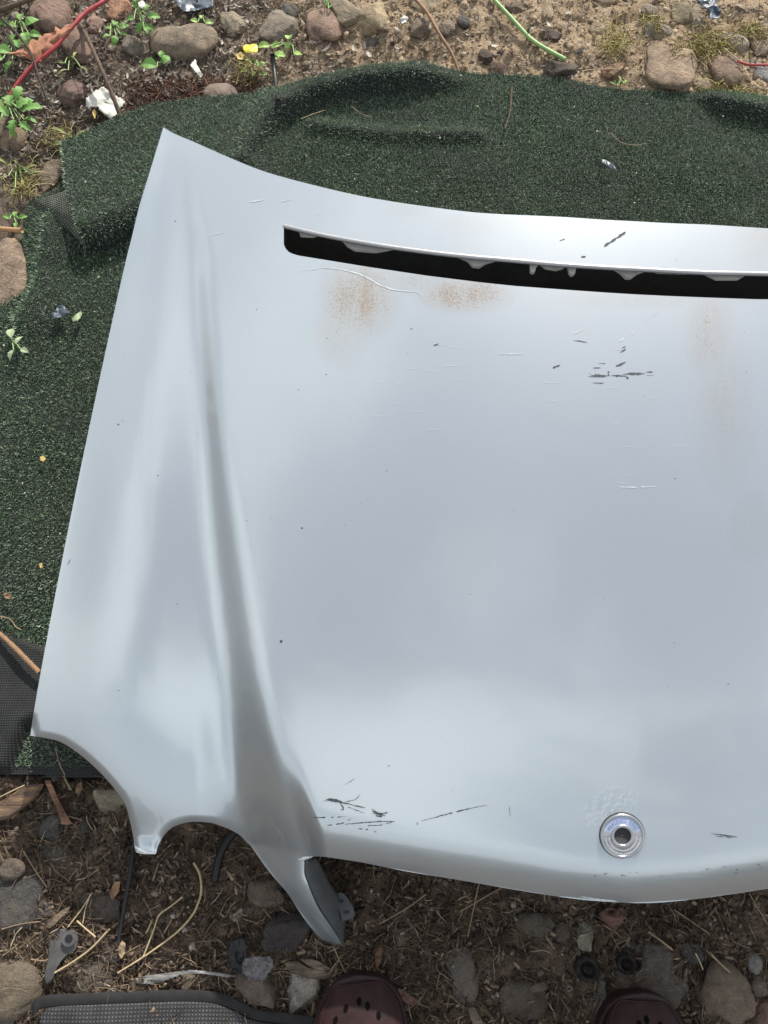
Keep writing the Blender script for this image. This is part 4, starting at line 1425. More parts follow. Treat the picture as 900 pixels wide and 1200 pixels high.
weed('weed', 'straggling weed left of the mud covered stone', 22, 200, [(-14, -8, 13, 60), (-2, -8, 12, 30), (8, -2, 12, -70), (-12, 6, 14, 110), (4, 10, 14, 190), (14, 4, 10, -70), (-4, 20, 13, 160), (18, 2, 10, -80)], 'leaf_wilted', 'narrow', .02)
weed('weed', 'little green weed beside the peeled orange stick', 17, 256, [(0, -2, 9, 0), (5, 0, 9, -70), (-5, 0, 8, 70), (2, 5, 8, 190)], 'leaf', 'ovate', .02)
weed('sprig', 'pale fallen leaf sprig lying on the left turf', 15, 400, [(-2, -4, 14, 12), (4, 3, 11, -20), (1, 10, 12, 160), (9, 9, 9, -110)], 'leaf_pale', 'ovate', .01)
weed('weed', 'leafy stem above the pale stone at the far edge', 384, 6, [(-2, 0, 12, 20), (1, 4, 8, -30)], 'leaf', 'narrow', .02)
weed('weed', 'small green weed in the grass tuft at the turf edge', 727, 100, [(-4, 0, 8, 60), (4, -2, 8, -40), (0, -4, 8, 10)], 'leaf_lime', 'narrow', .018)
weed('weed', 'low weed right of the yellow wrapper', 298, 72, [(-4, 2, 7, 60), (6, 6, 7, -50), (2, 12, 7, 160), (8, 16, 6, -70), (-8, 10, 7, 100)], 'leaf_lime', 'round', .016)
weed('weed', 'thin weed beneath the smaller reddish stone', 84, 72, [(-8, 2, 13, 70), (2, -4, 12, -10), (10, 6, 10, -120), (-4, 10, 12, 130)], 'leaf_wilted', 'narrow', .025)


# ------------------------------------------------------------------ scraps and debris
def sheet_scrap(name, label, cat, outline, mat, z=.012, crumple=.004, thick=.0006, seed=1, parts=None, tilt=0.0):
    """a thin crumpled sheet with this pixel outline"""
    xs_ = [p[0] for p in outline]
    ys_ = [p[1] for p in outline]
    n = 22
    gx, gy = np.meshgrid(np.linspace(min(xs_), max(xs_), n), np.linspace(min(ys_), max(ys_), n))
    ins = inside(gx, gy, outline)
    # pull the rim of the grid onto the outline
    fx_, fy_ = gx.copy(), gy.copy()
    c0 = (np.mean(xs_), np.mean(ys_))
    b = at(*c0)
    zz = b.z + z + crumple * 2 * fbm(gx, gy, 0.12, 3, seed) + tilt * (gy - c0[1])
    x, y = un(gx, gy, zz)
    V = np.stack([x, y, zz], -1).reshape(-1, 3)
    Fq_ = grid_faces(n, n)
    Fq_ = Fq_[ins.ravel()[Fq_].sum(1) >= 2]
    u = np.unique(Fq_)
    rm_ = np.full(n * n, -1)
    rm_[u] = np.arange(len(u))
    o = solid(name, V[u], rm_[Fq_], M[mat])
    md = o.modifiers.new('thick', 'SOLIDIFY')
    md.thickness = thick
    return tag(o, label, cat)


def plate(name, label, cat, outline, mat, z0, h, taper=0.9, parent=None, bevel=.0015):
    """a solid slab with this pixel outline standing h high, its rim rounded by a taper"""
    c = np.mean(np.array(outline), 0)
    b = at(*c)
    O = np.array(smooth_line(list(outline) + [outline[0]], max(18, len(outline) * 2)))[:-1]
    n = len(O)
    V = []
    for lv, sc in ((0, 1.0), (0.7, 1.0), (1.0, taper)):
        z = b.z + z0 + h * lv
        pts = c + (O - c) * sc
        for a, bb in pts:
            x, y = un(a, bb, z)
            V.append((float(x), float(y), z + random.uniform(-.0006, .0006)))
    Fs = [tuple(range(n))[::-1], tuple(range(2 * n, 3 * n))]
    for l in (0, 1):
        Fs += [(l * n + k, l * n + (k + 1) % n, (l + 1) * n + (k + 1) % n, (l + 1) * n + k) for k in range(n)]
    o = solid(name, V, Fs, M[mat], parent=parent, smooth=False)
    return tag(o, label, cat) if cat else o


M['paper'] = plain('white_paper', (0.55, 0.54, 0.5), 0.8, 0.1, 60)
M['white_plastic'] = plain('white_plastic', (0.7, 0.69, 0.6), 0.4, 0.1, 60)
M['yellow'] = plain('yellow_plastic', (0.72, 0.62, 0.06), 0.35, 0.15, 60)
M['blue_black'] = plain('blue_black', (0.06, 0.08, 0.105), 0.4, 0.4, 60)
M['metal'] = plain('grey_metal', (0.085, 0.083, 0.083), 0.6, 0.4, 60, metallic=0.2)
M['bark'] = plain('bark', (0.115, 0.075, 0.052), 0.8, 0.5, 70, bump=.002)
M['plank'] = plain('split_plank', (0.25, 0.13, 0.075), 0.7, 0.4, 80, bump=.001)
M['plank_grey'] = plain('grey_wood', (0.17, 0.125, 0.085), 0.8, 0.4, 80, bump=.001)
M['brick_red'] = plain('red_flake', (0.13, 0.07, 0.055), 0.8, 0.3, 90)
M['film_grey'] = plain('dirty_film', (0.2, 0.195, 0.19), 0.3, 0.3, 60, spec=0.6)
M['dead_leaf'] = plain('dead_leaf', (0.26, 0.155, 0.09), 0.8, 0.3, 90)
M['dead_yellow'] = plain('dead_yellow_leaf', (0.5, 0.36, 0.12), 0.7, 0.2, 90)
t = NT('clear_film', Roughness=0.15)
t.set('Base Color', (0.3, 0.3, 0.34))
t.b.inputs['Alpha'].default_value = 0.22
t.b.inputs['Specular IOR Level'].default_value = 1.0
t.bump(t.noise(t.coord(), 150, 4), 1.0, 0.003)
M['film'] = t.m



def grain(name, lo, mid, hi, ang):
    t = NT(name, Roughness=0.8)
    mp = t.node('Mapping', {'Vector': t.wpos(), 'Rotation': (0, 0, R(-ang)), 'Scale': (14, 120, 120)})
    n = t.noise(mp.outputs['Vector'], 2.2, 6, 0.65, 0.8)
    c = t.ramp(n, [(0.3, lo), (0.5, mid), (0.72, hi)])
    big = t.noise(t.wpos(), 28, 3)
    t.set('Base Color', t.mix(0.8, c, t.ramp(big, [(0.3, 0.35), (0.65, 1.25)]), 'MULTIPLY'))
    t.bump(n, 1.0, 0.003)
    return t.m


M['bark'] = grain('bark_grain', (0.05, 0.035, 0.028), (0.14, 0.09, 0.06), (0.34, 0.2, 0.1), 36)
M['plank'] = grain('plank_grain', (0.09, 0.045, 0.03), (0.22, 0.115, 0.07), (0.36, 0.22, 0.13), -58)
M['plank_grey'] = grain('grey_grain', (0.06, 0.045, 0.033), (0.16, 0.12, 0.085), (0.28, 0.215, 0.15), -20)
sheet_scrap('paper_scrap', 'torn white paper scrap under the slanting twig', 'paper', [(101, 116), (104, 112), (120, 102), (124, 104), (128, 108), (140, 115), (146, 120), (143, 125), (136, 128), (137, 134), (130, 140), (122, 133), (113, 124), (103, 126)], 'paper', .012, .004, seed=3)
sheet_scrap('plastic_sliver', 'slim white plastic sliver below the long smooth stone', 'plastic scrap', [(223, 77), (229, 69), (230, 76), (238, 88), (235, 91)], 'white_plastic', .012, .002)
sheet_scrap('wrapper', 'bright yellow wrapper scrap left of the seedling', 'wrapper', [(286, 53), (301, 52), (302, 61), (288, 62), (285, 58)], 'yellow', .02, .002)
sheet_scrap('leaf', 'rounded yellow fallen leaf beside the yellow wrapper', 'leaf', [(276, 64), (282, 61), (286, 64), (284, 70), (279, 70)], 'dead_yellow', .016, .002)
sheet_scrap('leaf', 'curled orange dead leaf at the turf corner weed', 'leaf', [(108, 157), (116, 150), (123, 146), (122, 152), (114, 158)], 'dead_yellow', .012, .003)
sheet_scrap('leaf', 'small yellow leaf beside the white paper scrap', 'leaf', [(108, 132), (111, 127), (113, 134), (111, 140)], 'dead_yellow', .014, .002)
sheet_scrap('plastic_scrap', 'blue black plastic scrap beside the upright tan slab', 'plastic scrap', [(814, -4), (838, -4), (840, 6), (845, 12), (842, 22), (832, 22), (829, 12), (818, 4)], 'blue_black', .022, .006, seed=9)
sheet_scrap('plastic_scrap', 'dark foil scrap at the far edge above the long stone', 'plastic scrap', [(205, -4), (250, -4), (248, 8), (232, 12), (216, 14), (208, 6)], 'blue_black', .01, .004, seed=19)
sheet_scrap('paper_scrap', 'tiny white paper bit between tan stones', 'paper', [(469, 22), (474, 18), (479, 21), (476, 26), (471, 28)], 'paper', .012, .003)
sheet_scrap('petal', 'white scrap on the feathery weed', 'paper', [(162, 3), (168, 1), (171, 6), (167, 10), (163, 8)], 'paper', .045, .003)
sheet_scrap('leaf', 'yellow petal on the turf beside the hood left edge', 'petal', [(47, 536), (51, 534), (54, 538), (51, 541), (48, 540)], 'dead_yellow', .006, .001)
sheet_scrap('leaf', 'lower yellow petal on the turf beside the hood left edge', 'petal', [(46, 661), (49, 660), (50, 665), (47, 666)], 'dead_yellow', .006, .001)
sheet_scrap('leaf', 'reddish dead leaf on the turf above the bare stick', 'leaf', [(4, 696), (8, 694), (13, 698), (12, 702), (6, 701)], 'dead_leaf', .007, .002)
sheet_scrap('leaf', 'pale dead leaf on the turf near the dark debris', 'leaf', [(84, 374), (90, 368), (95, 364), (96, 370), (91, 376), (86, 377)], 'leaf_pale', .008, .002)
sheet_scrap('debris', 'dark crumpled debris on the left turf', 'debris', [(56, 369), (64, 366), (68, 359), (74, 357), (78, 363), (82, 366), (76, 371), (64, 373)], 'blue_black', .008, .004)
sheet_scrap('debris', 'black flake lying on the right turf', 'debris', [(705, 186), (712, 189), (719, 193), (722, 199), (714, 197), (706, 191)], 'blue_black', .008, .002)
sheet_scrap('leaf', 'red brown dead leaf below the hood centre', 'leaf', [(702, 1070), (712, 1064), (722, 1066), (730, 1064), (735, 1072), (728, 1082), (718, 1096), (712, 1088), (708, 1080)], 'brick_red', .012, .005)
sheet_scrap('leaf', 'brown dead leaf by the concrete chunk', 'leaf', [(89, 920), (96, 915), (97, 924), (92, 932), (89, 928)], 'dead_leaf', .008, .002)
sheet_scrap('leaf', 'curled tan leaf right of the black cord', 'leaf', [(128, 1046), (135, 1033), (141, 1033), (139, 1046), (131, 1055)], 'dead_leaf', .01, .004)
sheet_scrap('leaf', 'pale dead leaf right of the flat grey stone', 'leaf', [(139, 1110), (143, 1103), (147, 1106), (146, 1118), (142, 1124), (139, 1118)], 'straw_dull', .008, .002)
sheet_scrap('leaf', 'brown leaf beside the left clog', 'leaf', [(461, 1157), (472, 1160), (486, 1170), (489, 1178), (478, 1177), (466, 1168)], 'brick_red', .010, .003)
sheet_scrap('plastic_strip', 'dirty translucent plastic strip above the mesh mat', 'plastic scrap', [(159, 1148), (168, 1144), (185, 1141), (205, 1139), (224, 1137), (240, 1138), (262, 1141), (276, 1143), (276, 1146), (250, 1143), (228, 1140), (208, 1143), (192, 1149), (175, 1153), (162, 1153)], 'film_grey', .012, .004, seed=5)
sheet_scrap('plastic_film', 'crumpled clear plastic film on the brown block stone', 'plastic scrap', [(286, 1124), (300, 1121), (318, 1122), (320, 1134), (312, 1144), (306, 1154), (296, 1154), (290, 1144), (284, 1140)], 'film', .026, .006, seed=8)
sheet_scrap('rubber_scrap', 'black rubber scrap left of the clear film', 'rubber scrap', [(266, 1112), (272, 1104), (284, 1098), (290, 1108), (288, 1124), (284, 1138), (274, 1140), (268, 1128)], 'rubber', .016, .005, seed=6)
plate('bark_slab', 'split bark slab with an orange face at the left edge', 'bark', [(-12, 962), (-12, 948), (10, 934), (30, 921), (40, 919), (52, 918), (46, 930), (26, 948), (8, 960)], 'bark', .002, .014, .8)
plate('plank', 'short split reddish plank below the turf edge', 'plank', [(52, 915), (57, 914), (66, 930), (76, 950), (85, 966), (80, 967), (73, 966), (68, 952), (60, 934)], 'plank', .004, .008, .85)
plate('wood_block', 'worn stick of wood above the metal bracket', 'wood', [(54, 1086), (62, 1076), (74, 1066), (82, 1062), (80, 1068), (70, 1078), (58, 1088)], 'plank_grey', .004, .006, .8)
plate('wood_block', 'dark wood piece right of the dark broken slab', 'wood', [(334, 1128), (346, 1126), (362, 1134), (384, 1138), (390, 1144), (372, 1148), (350, 1142), (336, 1136)], 'plank_grey', .004, .008, .8)
plate('wood_block', 'upper splinter of wood beside the pale grey block', 'wood', [(352, 1124), (364, 1124), (380, 1130), (388, 1136), (378, 1138), (362, 1132)], 'plank_grey', .005, .006, .8)
plate('wood_block', 'stub of wood in front of the grey oval stone', 'wood', [(547, 1180), (554, 1178), (562, 1190), (570, 1206), (560, 1208), (552, 1196)], 'plank_grey', .003, .008, .85)
plate('wood_block', 'wood fragment in the soil left of the right clog', 'wood', [(617, 1158), (630, 1152), (642, 1150), (642, 1158), (630, 1163), (618, 1165)], 'plank_grey', .003, .006, .85)
plate('wood_block', 'brown chip standing above the left clog', 'wood', [(439, 1118), (446, 1108), (449, 1112), (446, 1128), (441, 1136)], 'plank', .003, .005, .85)
br = plate('metal_bracket', 'grey metal bracket with a round hole lying in the soil', 'bracket', [(58, 1104), (62, 1092), (74, 1088), (88, 1090), (92, 1098), (90, 1112), (80, 1118), (68, 1132), (60, 1150), (54, 1154), (52, 1144), (56, 1124)], 'metal', .005, .004, .94)
bcx = at(81, 1100, .0105)
for nm, rr0, rr1, zz, mt in (('washer', .0085, .005, .0012, 'metal'), ('hole', .0048, .0002, .0014, 'black')):  # the hole is a black disc painting its dark inside
    V, Fs = [], []
    for k in range(20):
        th = 2 * math.pi * k / 20
        for rr in (rr0, rr1):
            V.append((bcx.x + rr * math.cos(th), bcx.y + rr * math.sin(th), bcx.z + zz))
        Fs.append((2 * k, (2 * k + 2) % 40, (2 * k + 3) % 40, 2 * k + 1))
    V = np.array(V)
    solid(nm, V, Fs, M[mt], origin=br.location, parent=None, smooth=False)
    o = bpy.context.scene.objects.get(nm) or bpy.data.objects[nm]
    o.parent = br
    o.location = (0, 0, 0)


M['dirty_rubber'] = plain('dirty_rubber', (0.03, 0.026, 0.023), 0.95, 0.7, 120, spec=0.1)


def cap(px_, py_, r, label):
    c = at(px_, py_, .004)
    V, Fs = [], []
    prof = [(r, 0), (r, .008), (r * .9, .011), (r * .66, .011), (r * .58, .006), (r * .4, .005), (r * .34, .010), (r * .05, .010)]
    n = len(prof)
    for k in range(24):
        th = 2 * math.pi * k / 24
        wob = 1 + (.06 if k % 2 else 0)
        for i, (rr, hh) in enumerate(prof):
            V.append((c.x + rr * math.cos(th) * (wob if i < 2 else 1), c.y + rr * math.sin(th) * (wob if i < 2 else 1), c.z + hh + .2 * rr * math.cos(th)))
    for k in range(24):
        for i in range(n - 1):
            a, b = k * n + i, ((k + 1) % 24) * n + i
            Fs.append((a, b, b + 1, a + 1))
    o = solid('plastic_stopper', V, Fs, M['dirty_rubber'])
    return tag(o, label, 'plastic cap')


cap(687, 1134, .014, 'larger black plastic cap half buried left of the right clog')
cap(732, 1128, .011, 'smaller black plastic cap in front of the right clog')

# mesh mat at the near left, with a dark border and woven middle
M['mat_border'] = plain('mat_rubber', (0.016, 0.0155, 0.017), 0.8, 0.3, 80)
M['mat_mesh'] = weave('mat_mesh', (0.028, 0.028, 0.031), (0.12, 0.122, 0.13), 0.0042)
mat_r = root('mat', 'dark mesh mat with a rubber border at the lower left', 'mat', at(200, 1190)[:])
topl = [(38, 1178), (50, 1167), (100, 1164), (150, 1162), (215, 1160), (250, 1162), (275, 1170), (300, 1182), (335, 1187), (372, 1193), (392, 1206)]
TL = smooth_line(topl, 60)
for nm, o0, o1, mt in (('border', 0, 14, 'mat_border'), ('mesh', 13.5, 260, 'mat_mesh')):
    rows = []
    nn = 8 if nm == 'border' else 60
    for q in np.linspace(0, 1, nn):
        rw = []
        for a, b in TL:
            off = o0 + (o1 - o0) * q
            zz = 0.010 + (.0015 * math.sin(math.pi * q) if nm == 'border' else 0.001) + .006 * math.sin(a * .02)
            ins_ = (a - 210) * (-0.05 if nm == 'mesh' else 0)
            x, y = un(a + ins_, b + off, zz)
            rw.append((float(x), float(y), zz))
        rows.append(rw)
    o = solid(nm, np.array(rows).reshape(-1, 3), grid_faces(nn, 60), M[mt], parent=mat_r)
    md = o.modifiers.new('thick', 'SOLIDIFY')
    md.thickness = .0012


# ------------------------------------------------------------------ the person's clogs
M['clog'] = plain('clog_maroon', (0.024, 0.0095, 0.0105), 0.6, 0.4, 50, bump=.0005, spec=0.22)
M['clog_sole'] = plain('clog_sole', (0.02, 0.008, 0.009), 0.65, 0.25, 50)


def clog(tx, ty, rot, label, flip=1):
    """toe tip at that pixel; the shoe runs back towards the camera side"""
    z0 = 0.012
    x, y = un(tx, ty, z0 + .03)
    rt = root('clog', label, 'clog', (float(x), float(y), z0), 'pair of maroon clogs')
    rt.rotation_euler = (0, 0, R(rot))
    L_ = 0.27
    prof = [(0, .006, .022), (.006, .026, .036), (.018, .038, .045), (.04, .0485, .054), (.07, .054, .064), (.10, .055, .074), (.135, .053, .084), (.15, .052, .082)]

    def wdt(q):
        return pchip(q, [0, .004, .015, .035, .07, .11, .16, .21, .25, .265, .27], [.002, .02, .035, .047, .055, .056, .048, .042, .040, .028, .004])

    def asym(q):
        return flip * .010 * math.exp(-((q - .02) / .05) ** 2)
    # sole: rounded slab
    qs = np.r_[np.linspace(0, .02, 8), np.linspace(.03, .25, 16), np.linspace(.255, .27, 6)]
    V, Fs = [], []
    ringn = 12
    sec = [(-1, .0), (-1.04, .008), (-1.06, .018), (-1.02, .026), (-.6, .027), (0, .027), (.6, .027), (1.02, .026), (1.06, .018), (1.04, .008), (1, 0), (0, 0)]
    for q in qs:
        w_ = float(wdt(q))
        for a, h in sec:
            V.append((asym(q) + a * w_, -q, h + .012 * math.exp(-q / .02)))
    for i in range(len(qs) - 1):
        for k in range(ringn):
            Fs.append((i * ringn + k, i * ringn + (k + 1) % ringn, (i + 1) * ringn + (k + 1) % ringn, (i + 1) * ringn + k))
    Fs += [tuple(range(ringn))[::-1], tuple((len(qs) - 1) * ringn + k for k in range(ringn))]
    link('sole', mesh('sole', V, Fs), M['clog_sole'], rt)
    # upper: dome over the toes
    qs = np.r_[np.linspace(0.0005, .02, 12), np.linspace(.025, .15, 26)]
    V = []
    na = 29
    ptsn = {}
    for q in qs:
        w_ = float(wdt(q)) * 1.0
        hh = .023 + float(pchip(q, [0, .004, .02, .05, .09, .13, .15], [.004, .010, .019, .030, .044, .056, .058]))
        for k in range(na):
            th = math.pi * k / (na - 1)
            cx, sx_ = math.cos(th), math.sin(th)
            rim = .0022 * math.exp(-((th - .42) / .06) ** 2) + .0022 * math.exp(-((math.pi - th - .42) / .06) ** 2)
            e = .72
            V.append((asym(q) - np.sign(cx) * abs(cx) ** e * (w_ + rim), -q, .024 + (hh - .024) * sx_ ** e + rim))
    Vn = np.array(V).reshape(len(qs), na, 3)
    up = link('upper', mesh('upper', V, grid_faces(len(qs), na)), M['clog'], rt)
    md = up.modifiers.new('thick', 'SOLIDIFY')
    md.thickness, md.offset = .004, 1
    # raised ridge round the toe
    rd = [Vn[min(i, len(qs) - 1)] for i in range(len(qs))]
    pts = [Vn[i, 5] for i in range(len(qs) - 1, 5, -3)] + [Vn[5, k] for k in range(7, na - 6, 3)] + [Vn[i, na - 6] for i in range(7, len(qs), 3)]
    Vt, Ft = tube_geo(smooth_line(np.array(pts), 70), .0016, 6)
    link('toe_ridge', mesh('toe_ridge', Vt, Ft), M['clog'], rt)
    # ventilation holes, black discs painting in their dark inside
    for (hx, hy) in ((-.027, .041), (-.015, .031), (-.002, .026), (.011, .028), (.022, .040), (-.02, .056), (-.003, .048), (.014, .054), (-.012, .074), (.006, .072)):
        i = int(np.argmin(np.abs(qs - hy)))
        j = int(np.argmin(np.abs(Vn[i, :, 0] - hx * flip - asym(hy))))
        c = Vn[i, j]
        tq = Vn[min(i + 1, len(qs) - 1), j] - Vn[i - 1, j]
        tk = Vn[i, min(j + 1, na - 1)] - Vn[i, max(j - 1, 0)]
        tq, tk = tq / np.linalg.norm(tq), tk / np.linalg.norm(tk)
        nn = np.cross(tk, tq)
        nn = nn if nn[2] > 0 else -nn
        V = [c + nn * .0009 + tk * .0026 * math.cos(a) + tq * .0042 * math.sin(a) for a in np.linspace(0, 2 * math.pi, 17)[:-1]]
        V += [p - nn * .006 for p in V]
        link('vent_hole_disc', mesh('vent_hole_disc', V, [tuple(range(16))] + [(k, k + 16, (k + 1) % 16 + 16, (k + 1) % 16) for k in range(16)]), M['hole_dark'], rt, smooth=False)
    # heel strap
    pts = [(asym(.15) - .052, -.15, .05), (-.046, -.20, .056), (-.038, -.245, .06), (0, -.272, .062), (.038, -.245, .06), (.046, -.20, .056), (asym(.15) + .052, -.15, .05)]
    Lp = smooth_line(np.array(pts), 30)
    V, Fs = [], []
    for p in Lp:
        V += [(p[0], p[1], p[2] - .008), (p[0], p[1], p[2] + .008)]
    Fs = [(2 * k, 2 * k + 2, 2 * k + 3, 2 * k + 1) for k in range(29)]
    sp = link('heel_strap', mesh('heel_strap', V, Fs), M['clog'], rt)
    md = sp.modifiers.new('thick', 'SOLIDIFY')
    md.thickness = .004
    return rt


clog(409, 1142, 6, 'maroon clog with toe holes left of the grey oval stone', 1)
clog(762, 1162, -3, 'dark maroon clog in deep shade below the hood centre', -1)


# ------------------------------------------------------------------ countless small litter
def scatter(name, tv, tf, pos, size, mat, flat=0.0, stretch=None, label=None):
    """many small solids joined: stuff"""
    tv, tf = np.array(tv, float), np.array(tf)
    n = len(pos)
    yaw = RNG.uniform(0, 2 * math.pi, n)
    tx, ty = RNG.normal(0, flat, n), RNG.normal(0, flat, n)
    S = np.asarray(size)
    if S.ndim == 1:
        S = np.repeat(S[:, None], 3, 1)
    v = tv[None] * S[:, None, :]
    v = v * (1 + RNG.uniform(-.22, .22, (n, len(tv), 1)))
    c, s_ = np.cos(tx)[:, None], np.sin(tx)[:, None]
    v = np.stack([v[..., 0], v[..., 1] * c - v[..., 2] * s_, v[..., 1] * s_ + v[..., 2] * c], -1)
    c, s_ = np.cos(ty)[:, None], np.sin(ty)[:, None]
    v = np.stack([v[..., 0] * c + v[..., 2] * s_, v[..., 1], -v[..., 0] * s_ + v[..., 2] * c], -1)
    c, s_ = np.cos(yaw)[:, None], np.sin(yaw)[:, None]
    v = np.stack([v[..., 0] * c - v[..., 1] * s_, v[..., 0] * s_ + v[..., 1] * c, v[..., 2]], -1)
    v = v + pos[:, None, :]
    f = tf[None] + (np.arange(n) * len(tv))[:, None, None]
    o = link(name, mesh(name, v.reshape(-1, 3), f.reshape(-1, tf.shape[1])), M[mat], smooth=False)
    tag(o, label, kind='stuff')
    return o


bm = bmesh.new()
bmesh.ops.create_icosphere(bm, subdivisions=1, radius=1)
ICO_V = [v.co[:] for v in bm.verts]
ICO_F = [[v.index for v in f.verts] for f in bm.faces]
bm.free()
bm = bmesh.new()
bmesh.ops.create_icosphere(bm, subdivisions=2, radius=1)
ICO2_V = [v.co[:] for v in bm.verts]
ICO2_F = [[v.index for v in f.verts] for f in bm.faces]
bm.free()
BOX_V = [(-1, -1, -1), (1, -1, -1), (1, 1, -1), (-1, 1, -1), (-1, -1, 1), (1, -1, 1), (1, 1, 1), (-1, 1, 1)]
BOX_F = [(0, 3, 2, 1), (4, 5, 6, 7), (0, 1, 5, 4), (1, 2, 6, 5), (2, 3, 7, 6), (3, 0, 4, 7)]
# a bent fibre: three-sided, four stations
FIB_V, FIB_F = [], []
for i, (xx, bz, by_) in enumerate(((-1, 0, 0), (-.35, .12, .10), (.35, .10, .16), (1, -.02, .0))):
    for a in range(3):
        FIB_V.append((xx, by_ * 1.0 + .02 * math.cos(a * 2.094), bz * .6 + .02 * math.sin(a * 2.094)))
for i in range(3):
    for a in range(3):
        FIB_F.append((i * 3 + a, i * 3 + (a + 1) % 3, (i + 1) * 3 + (a + 1) % 3, (i + 1) * 3 + a))
# a curled flake
FLK_V, FLK_F = [], []
for i, (xx, ww) in enumerate(((-1, .15), (-.4, .8), (.3, .9), (1, .1))):
    FLK_V += [(xx, -ww * .5, .25 * xx * xx), (xx, ww * .5, .25 * xx * xx + .1)]
FLK_F = [(2 * i, 2 * i + 2, 2 * i + 3, 2 * i + 1) for i in range(3)]


def sample(n, x0, x1, y0, y1, dens=None, dz=0.0, on_turf=False):
    a, b = RNG.uniform(x0, x1, n), RNG.uniform(y0, y1, n)
    if dens is not None:
        k = RNG.uniform(0, 1, n) < dens(a, b)
        a, b = a[k], b[k]
    z = np.zeros(len(a))
    for _ in range(4):
        x, y = un(a, b, z)
        z = floor_z(x, y)
    it = inside(x, y, TURF)
    k = it if on_turf else ~it
    return np.stack([x[k], y[k], z[k] + dz], 1)


def clump(a, b, sc, lo, hi, seed):
    return sstep(lo, hi, fbm(a, b, sc, 3, seed) + .5)


FAR, NEAR = (-60, 960, -70, 150), (-60, 960, 880, 1330)
right = lambda a, b: 0.18 + 0.82 * sstep(180, 420, a)
left = lambda a, b: 1 - 0.75 * sstep(220, 460, a)
p = sample(15000, *FAR, dens=right)
scatter('gravel', ICO_V, ICO_F, p, RNG.gamma(1.6, .00105, len(p)).clip(.0007, .006)[:, None] * np.array([1.25, .9, .5]), 'gravel', .5, label='sandy gravel beyond the turf')
p = sample(1000, *FAR, dens=lambda a, b: right(a, b) * clump(a, b, .02, .4, .65, 91))
scatter('pebbles', ICO2_V, ICO2_F, p, RNG.uniform(.003, .0075, len(p))[:, None] * np.array([1.25, .9, .5]), 'gravel', .4, label='small pebbles in the far soil')
p = sample(13000, -60, 700, -70, 210, dens=left, dz=.003)
scatter('leaf_litter', FLK_V, FLK_F, p, RNG.uniform(.002, .0075, len(p))[:, None] * np.array([1, .6, 1.0]), 'litter', .45, label='grey brown leaf litter in the far soil')
p = sample(3000, *FAR, dens=lambda a, b: .35 + .65 * left(a, b), dz=.004)
scatter('plant_fibres', FIB_V, FIB_F, p, np.stack([RNG.uniform(.005, .02, len(p)), RNG.uniform(.005, .02, len(p)), RNG.uniform(.012, .03, len(p))], 1), 'fibre', .25, label='dry plant fibres in the far soil')
p = sample(500, *FAR, dz=.004)
scatter('brown_leaves', FLK_V, FLK_F, p, RNG.uniform(.005, .011, len(p))[:, None] * np.array([1, .7, 1.0]), 'litter', .5, label='brown dead leaves in the far soil')
# near side
p = sample(12000, *NEAR)
scatter('dark_gravel', ICO_V, ICO_F, p, RNG.gamma(2.0, .0010, len(p)).clip(.0009, .006)[:, None] * np.array([1.15, .9, .7]), 'dark_gravel', .5, label='dark gravel and soil crumbs by the clogs')
p = sample(7500, *NEAR, dens=lambda a, b: .25 + .75 * clump(a, b, .012, .35, .6, 55), dz=.003)
scatter('wood_chips', BOX_V, BOX_F, p, np.stack([RNG.gamma(2.2, .0018, len(p)).clip(.0015, .012), RNG.uniform(.0007, .0022, len(p)), RNG.uniform(.0004, .0011, len(p))], 1), 'chips', .3, label='brown wood chips in the near soil')
p = sample(13000, *NEAR, dens=lambda a, b: .3 + .7 * clump(a, b, .015, .35, .6, 65), dz=.005)
fl_ = RNG.uniform(.004, .017, len(p))
scatter('straw_bits', FIB_V, FIB_F, p, np.stack([fl_, fl_, RNG.uniform(.015, .03, len(p))], 1), 'fibre', .2, label='short straw bits in the near soil')
p = sample(2200, *NEAR, dz=.003)
scatter('bark_flakes', FLK_V, FLK_F, p, RNG.uniform(.002, .007, len(p))[:, None] * np.array([1, .6, .8]), 'chips', .4, label='curled bark flakes in the near soil')
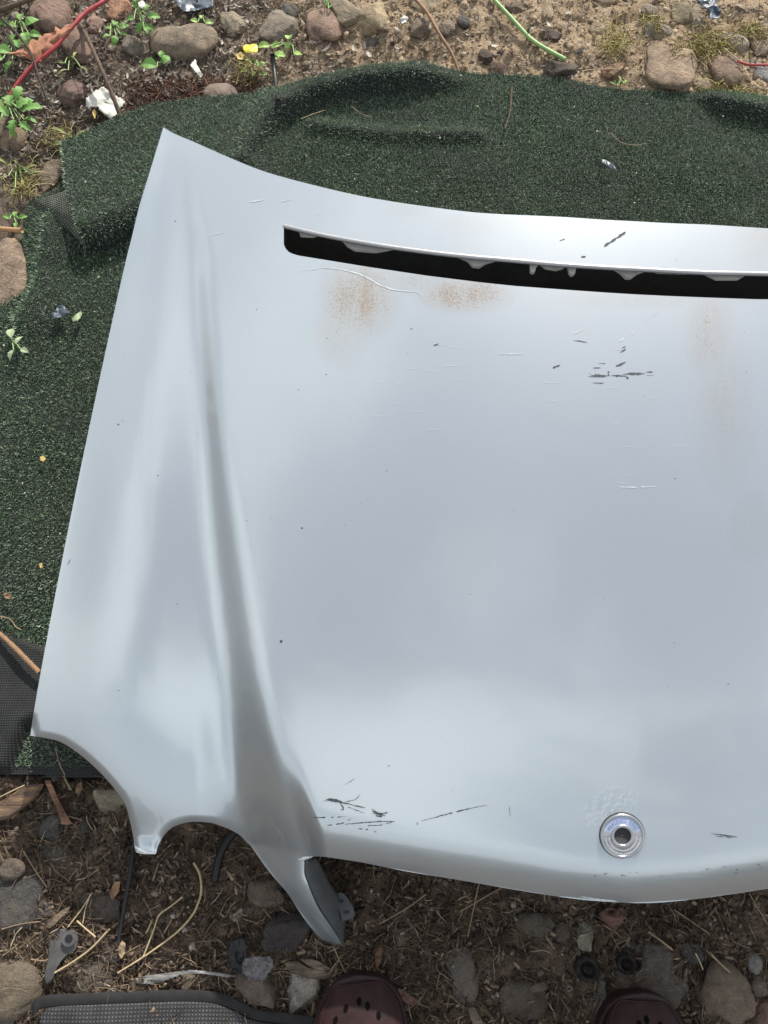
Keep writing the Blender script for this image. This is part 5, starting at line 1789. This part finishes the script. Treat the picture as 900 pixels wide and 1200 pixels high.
# specks on the turf
p = sample(420, -60, 960, 90, 920, dz=.004, on_turf=True)
scatter('turf_specks', BOX_V, BOX_F, p, np.stack([RNG.uniform(.0008, .0022, len(p)), RNG.uniform(.0005, .0012, len(p)), np.full(len(p), .0004)], 1), 'litter', .4, label='pale specks fallen on the turf')
p = sample(420, 150, 300, 96, 128, dz=.004)
fl_ = RNG.uniform(.008, .026, len(p))
M['rootlets'] = islands('rootlets', [(0, (0.05, 0.022, 0.016)), (0.6, (0.13, 0.06, 0.042)), (1, (0.22, 0.12, 0.08))])
scatter('rootlets', FIB_V, FIB_F, p, np.stack([fl_, fl_, RNG.uniform(.015, .03, len(p))], 1), 'rootlets', .2, label='red brown rootlets along the turf edge')
# dry yellow grass
pts = []
for cx, cy, rx_, ry_, n in ((722, 48, 22, 16, 150), (765, 28, 12, 12, 60), (832, 52, 34, 18, 260), (880, 36, 22, 10, 90), (845, 106, 40, 12, 120), (880, 112, 25, 8, 60), (800, 60, 14, 8, 30), (288, 80, 14, 14, 60), (30, 215, 26, 26, 120), (70, 165, 24, 14, 90)):
    pts.append(np.stack([RNG.normal(cx, rx_ * .55, n), RNG.normal(cy, ry_ * .55, n)], 1))
pts = np.concatenate(pts)
z = np.zeros(len(pts))
for _ in range(4):
    x, y = un(pts[:, 0], pts[:, 1], z)
    z = ground_z(x, y) + .012
k = ~inside(x, y, TURF)
p = np.stack([x, y, z], 1)[k]
gl = RNG.uniform(.007, .02, len(p))
scatter('dry_grass', FIB_V, FIB_F, p, np.stack([gl, gl, RNG.uniform(.02, .04, len(p))], 1), 'dry_grass', .4, label='yellow dry grass wisps between the far stones')

# ------------------------------------------------------------------ unseen trees, added for their dark reflection in the paint
M['added_tree_mass'] = islands('added_tree_leaves', [(0, (0.10, 0.10, 0.085)), (0.6, (0.18, 0.175, 0.15)), (1, (0.27, 0.26, 0.23))], 0.7)
n = 10000
az = RNG.uniform(R(128), R(308), n)
rd = RNG.normal(6.6, 0.45, n)
tx, ty = rd * np.sin(az), rd * np.cos(az)
top_h = 1.25 + 1.9 * np.exp(-((az - R(276)) / R(20)) ** 2) + 0.7 * fbm(az, az * 0, 2.2, 3, 301)
hh = RNG.uniform(0, 1, n) ** 0.8 * top_h
scatter('added_treeline', FLK_V, FLK_F, np.stack([tx, ty, hh], 1), RNG.uniform(.22, .42, n)[:, None] * np.array([1, .9, 1.0]), 'added_tree_mass', 1.2, label='unseen trees added to darken the paint reflections')
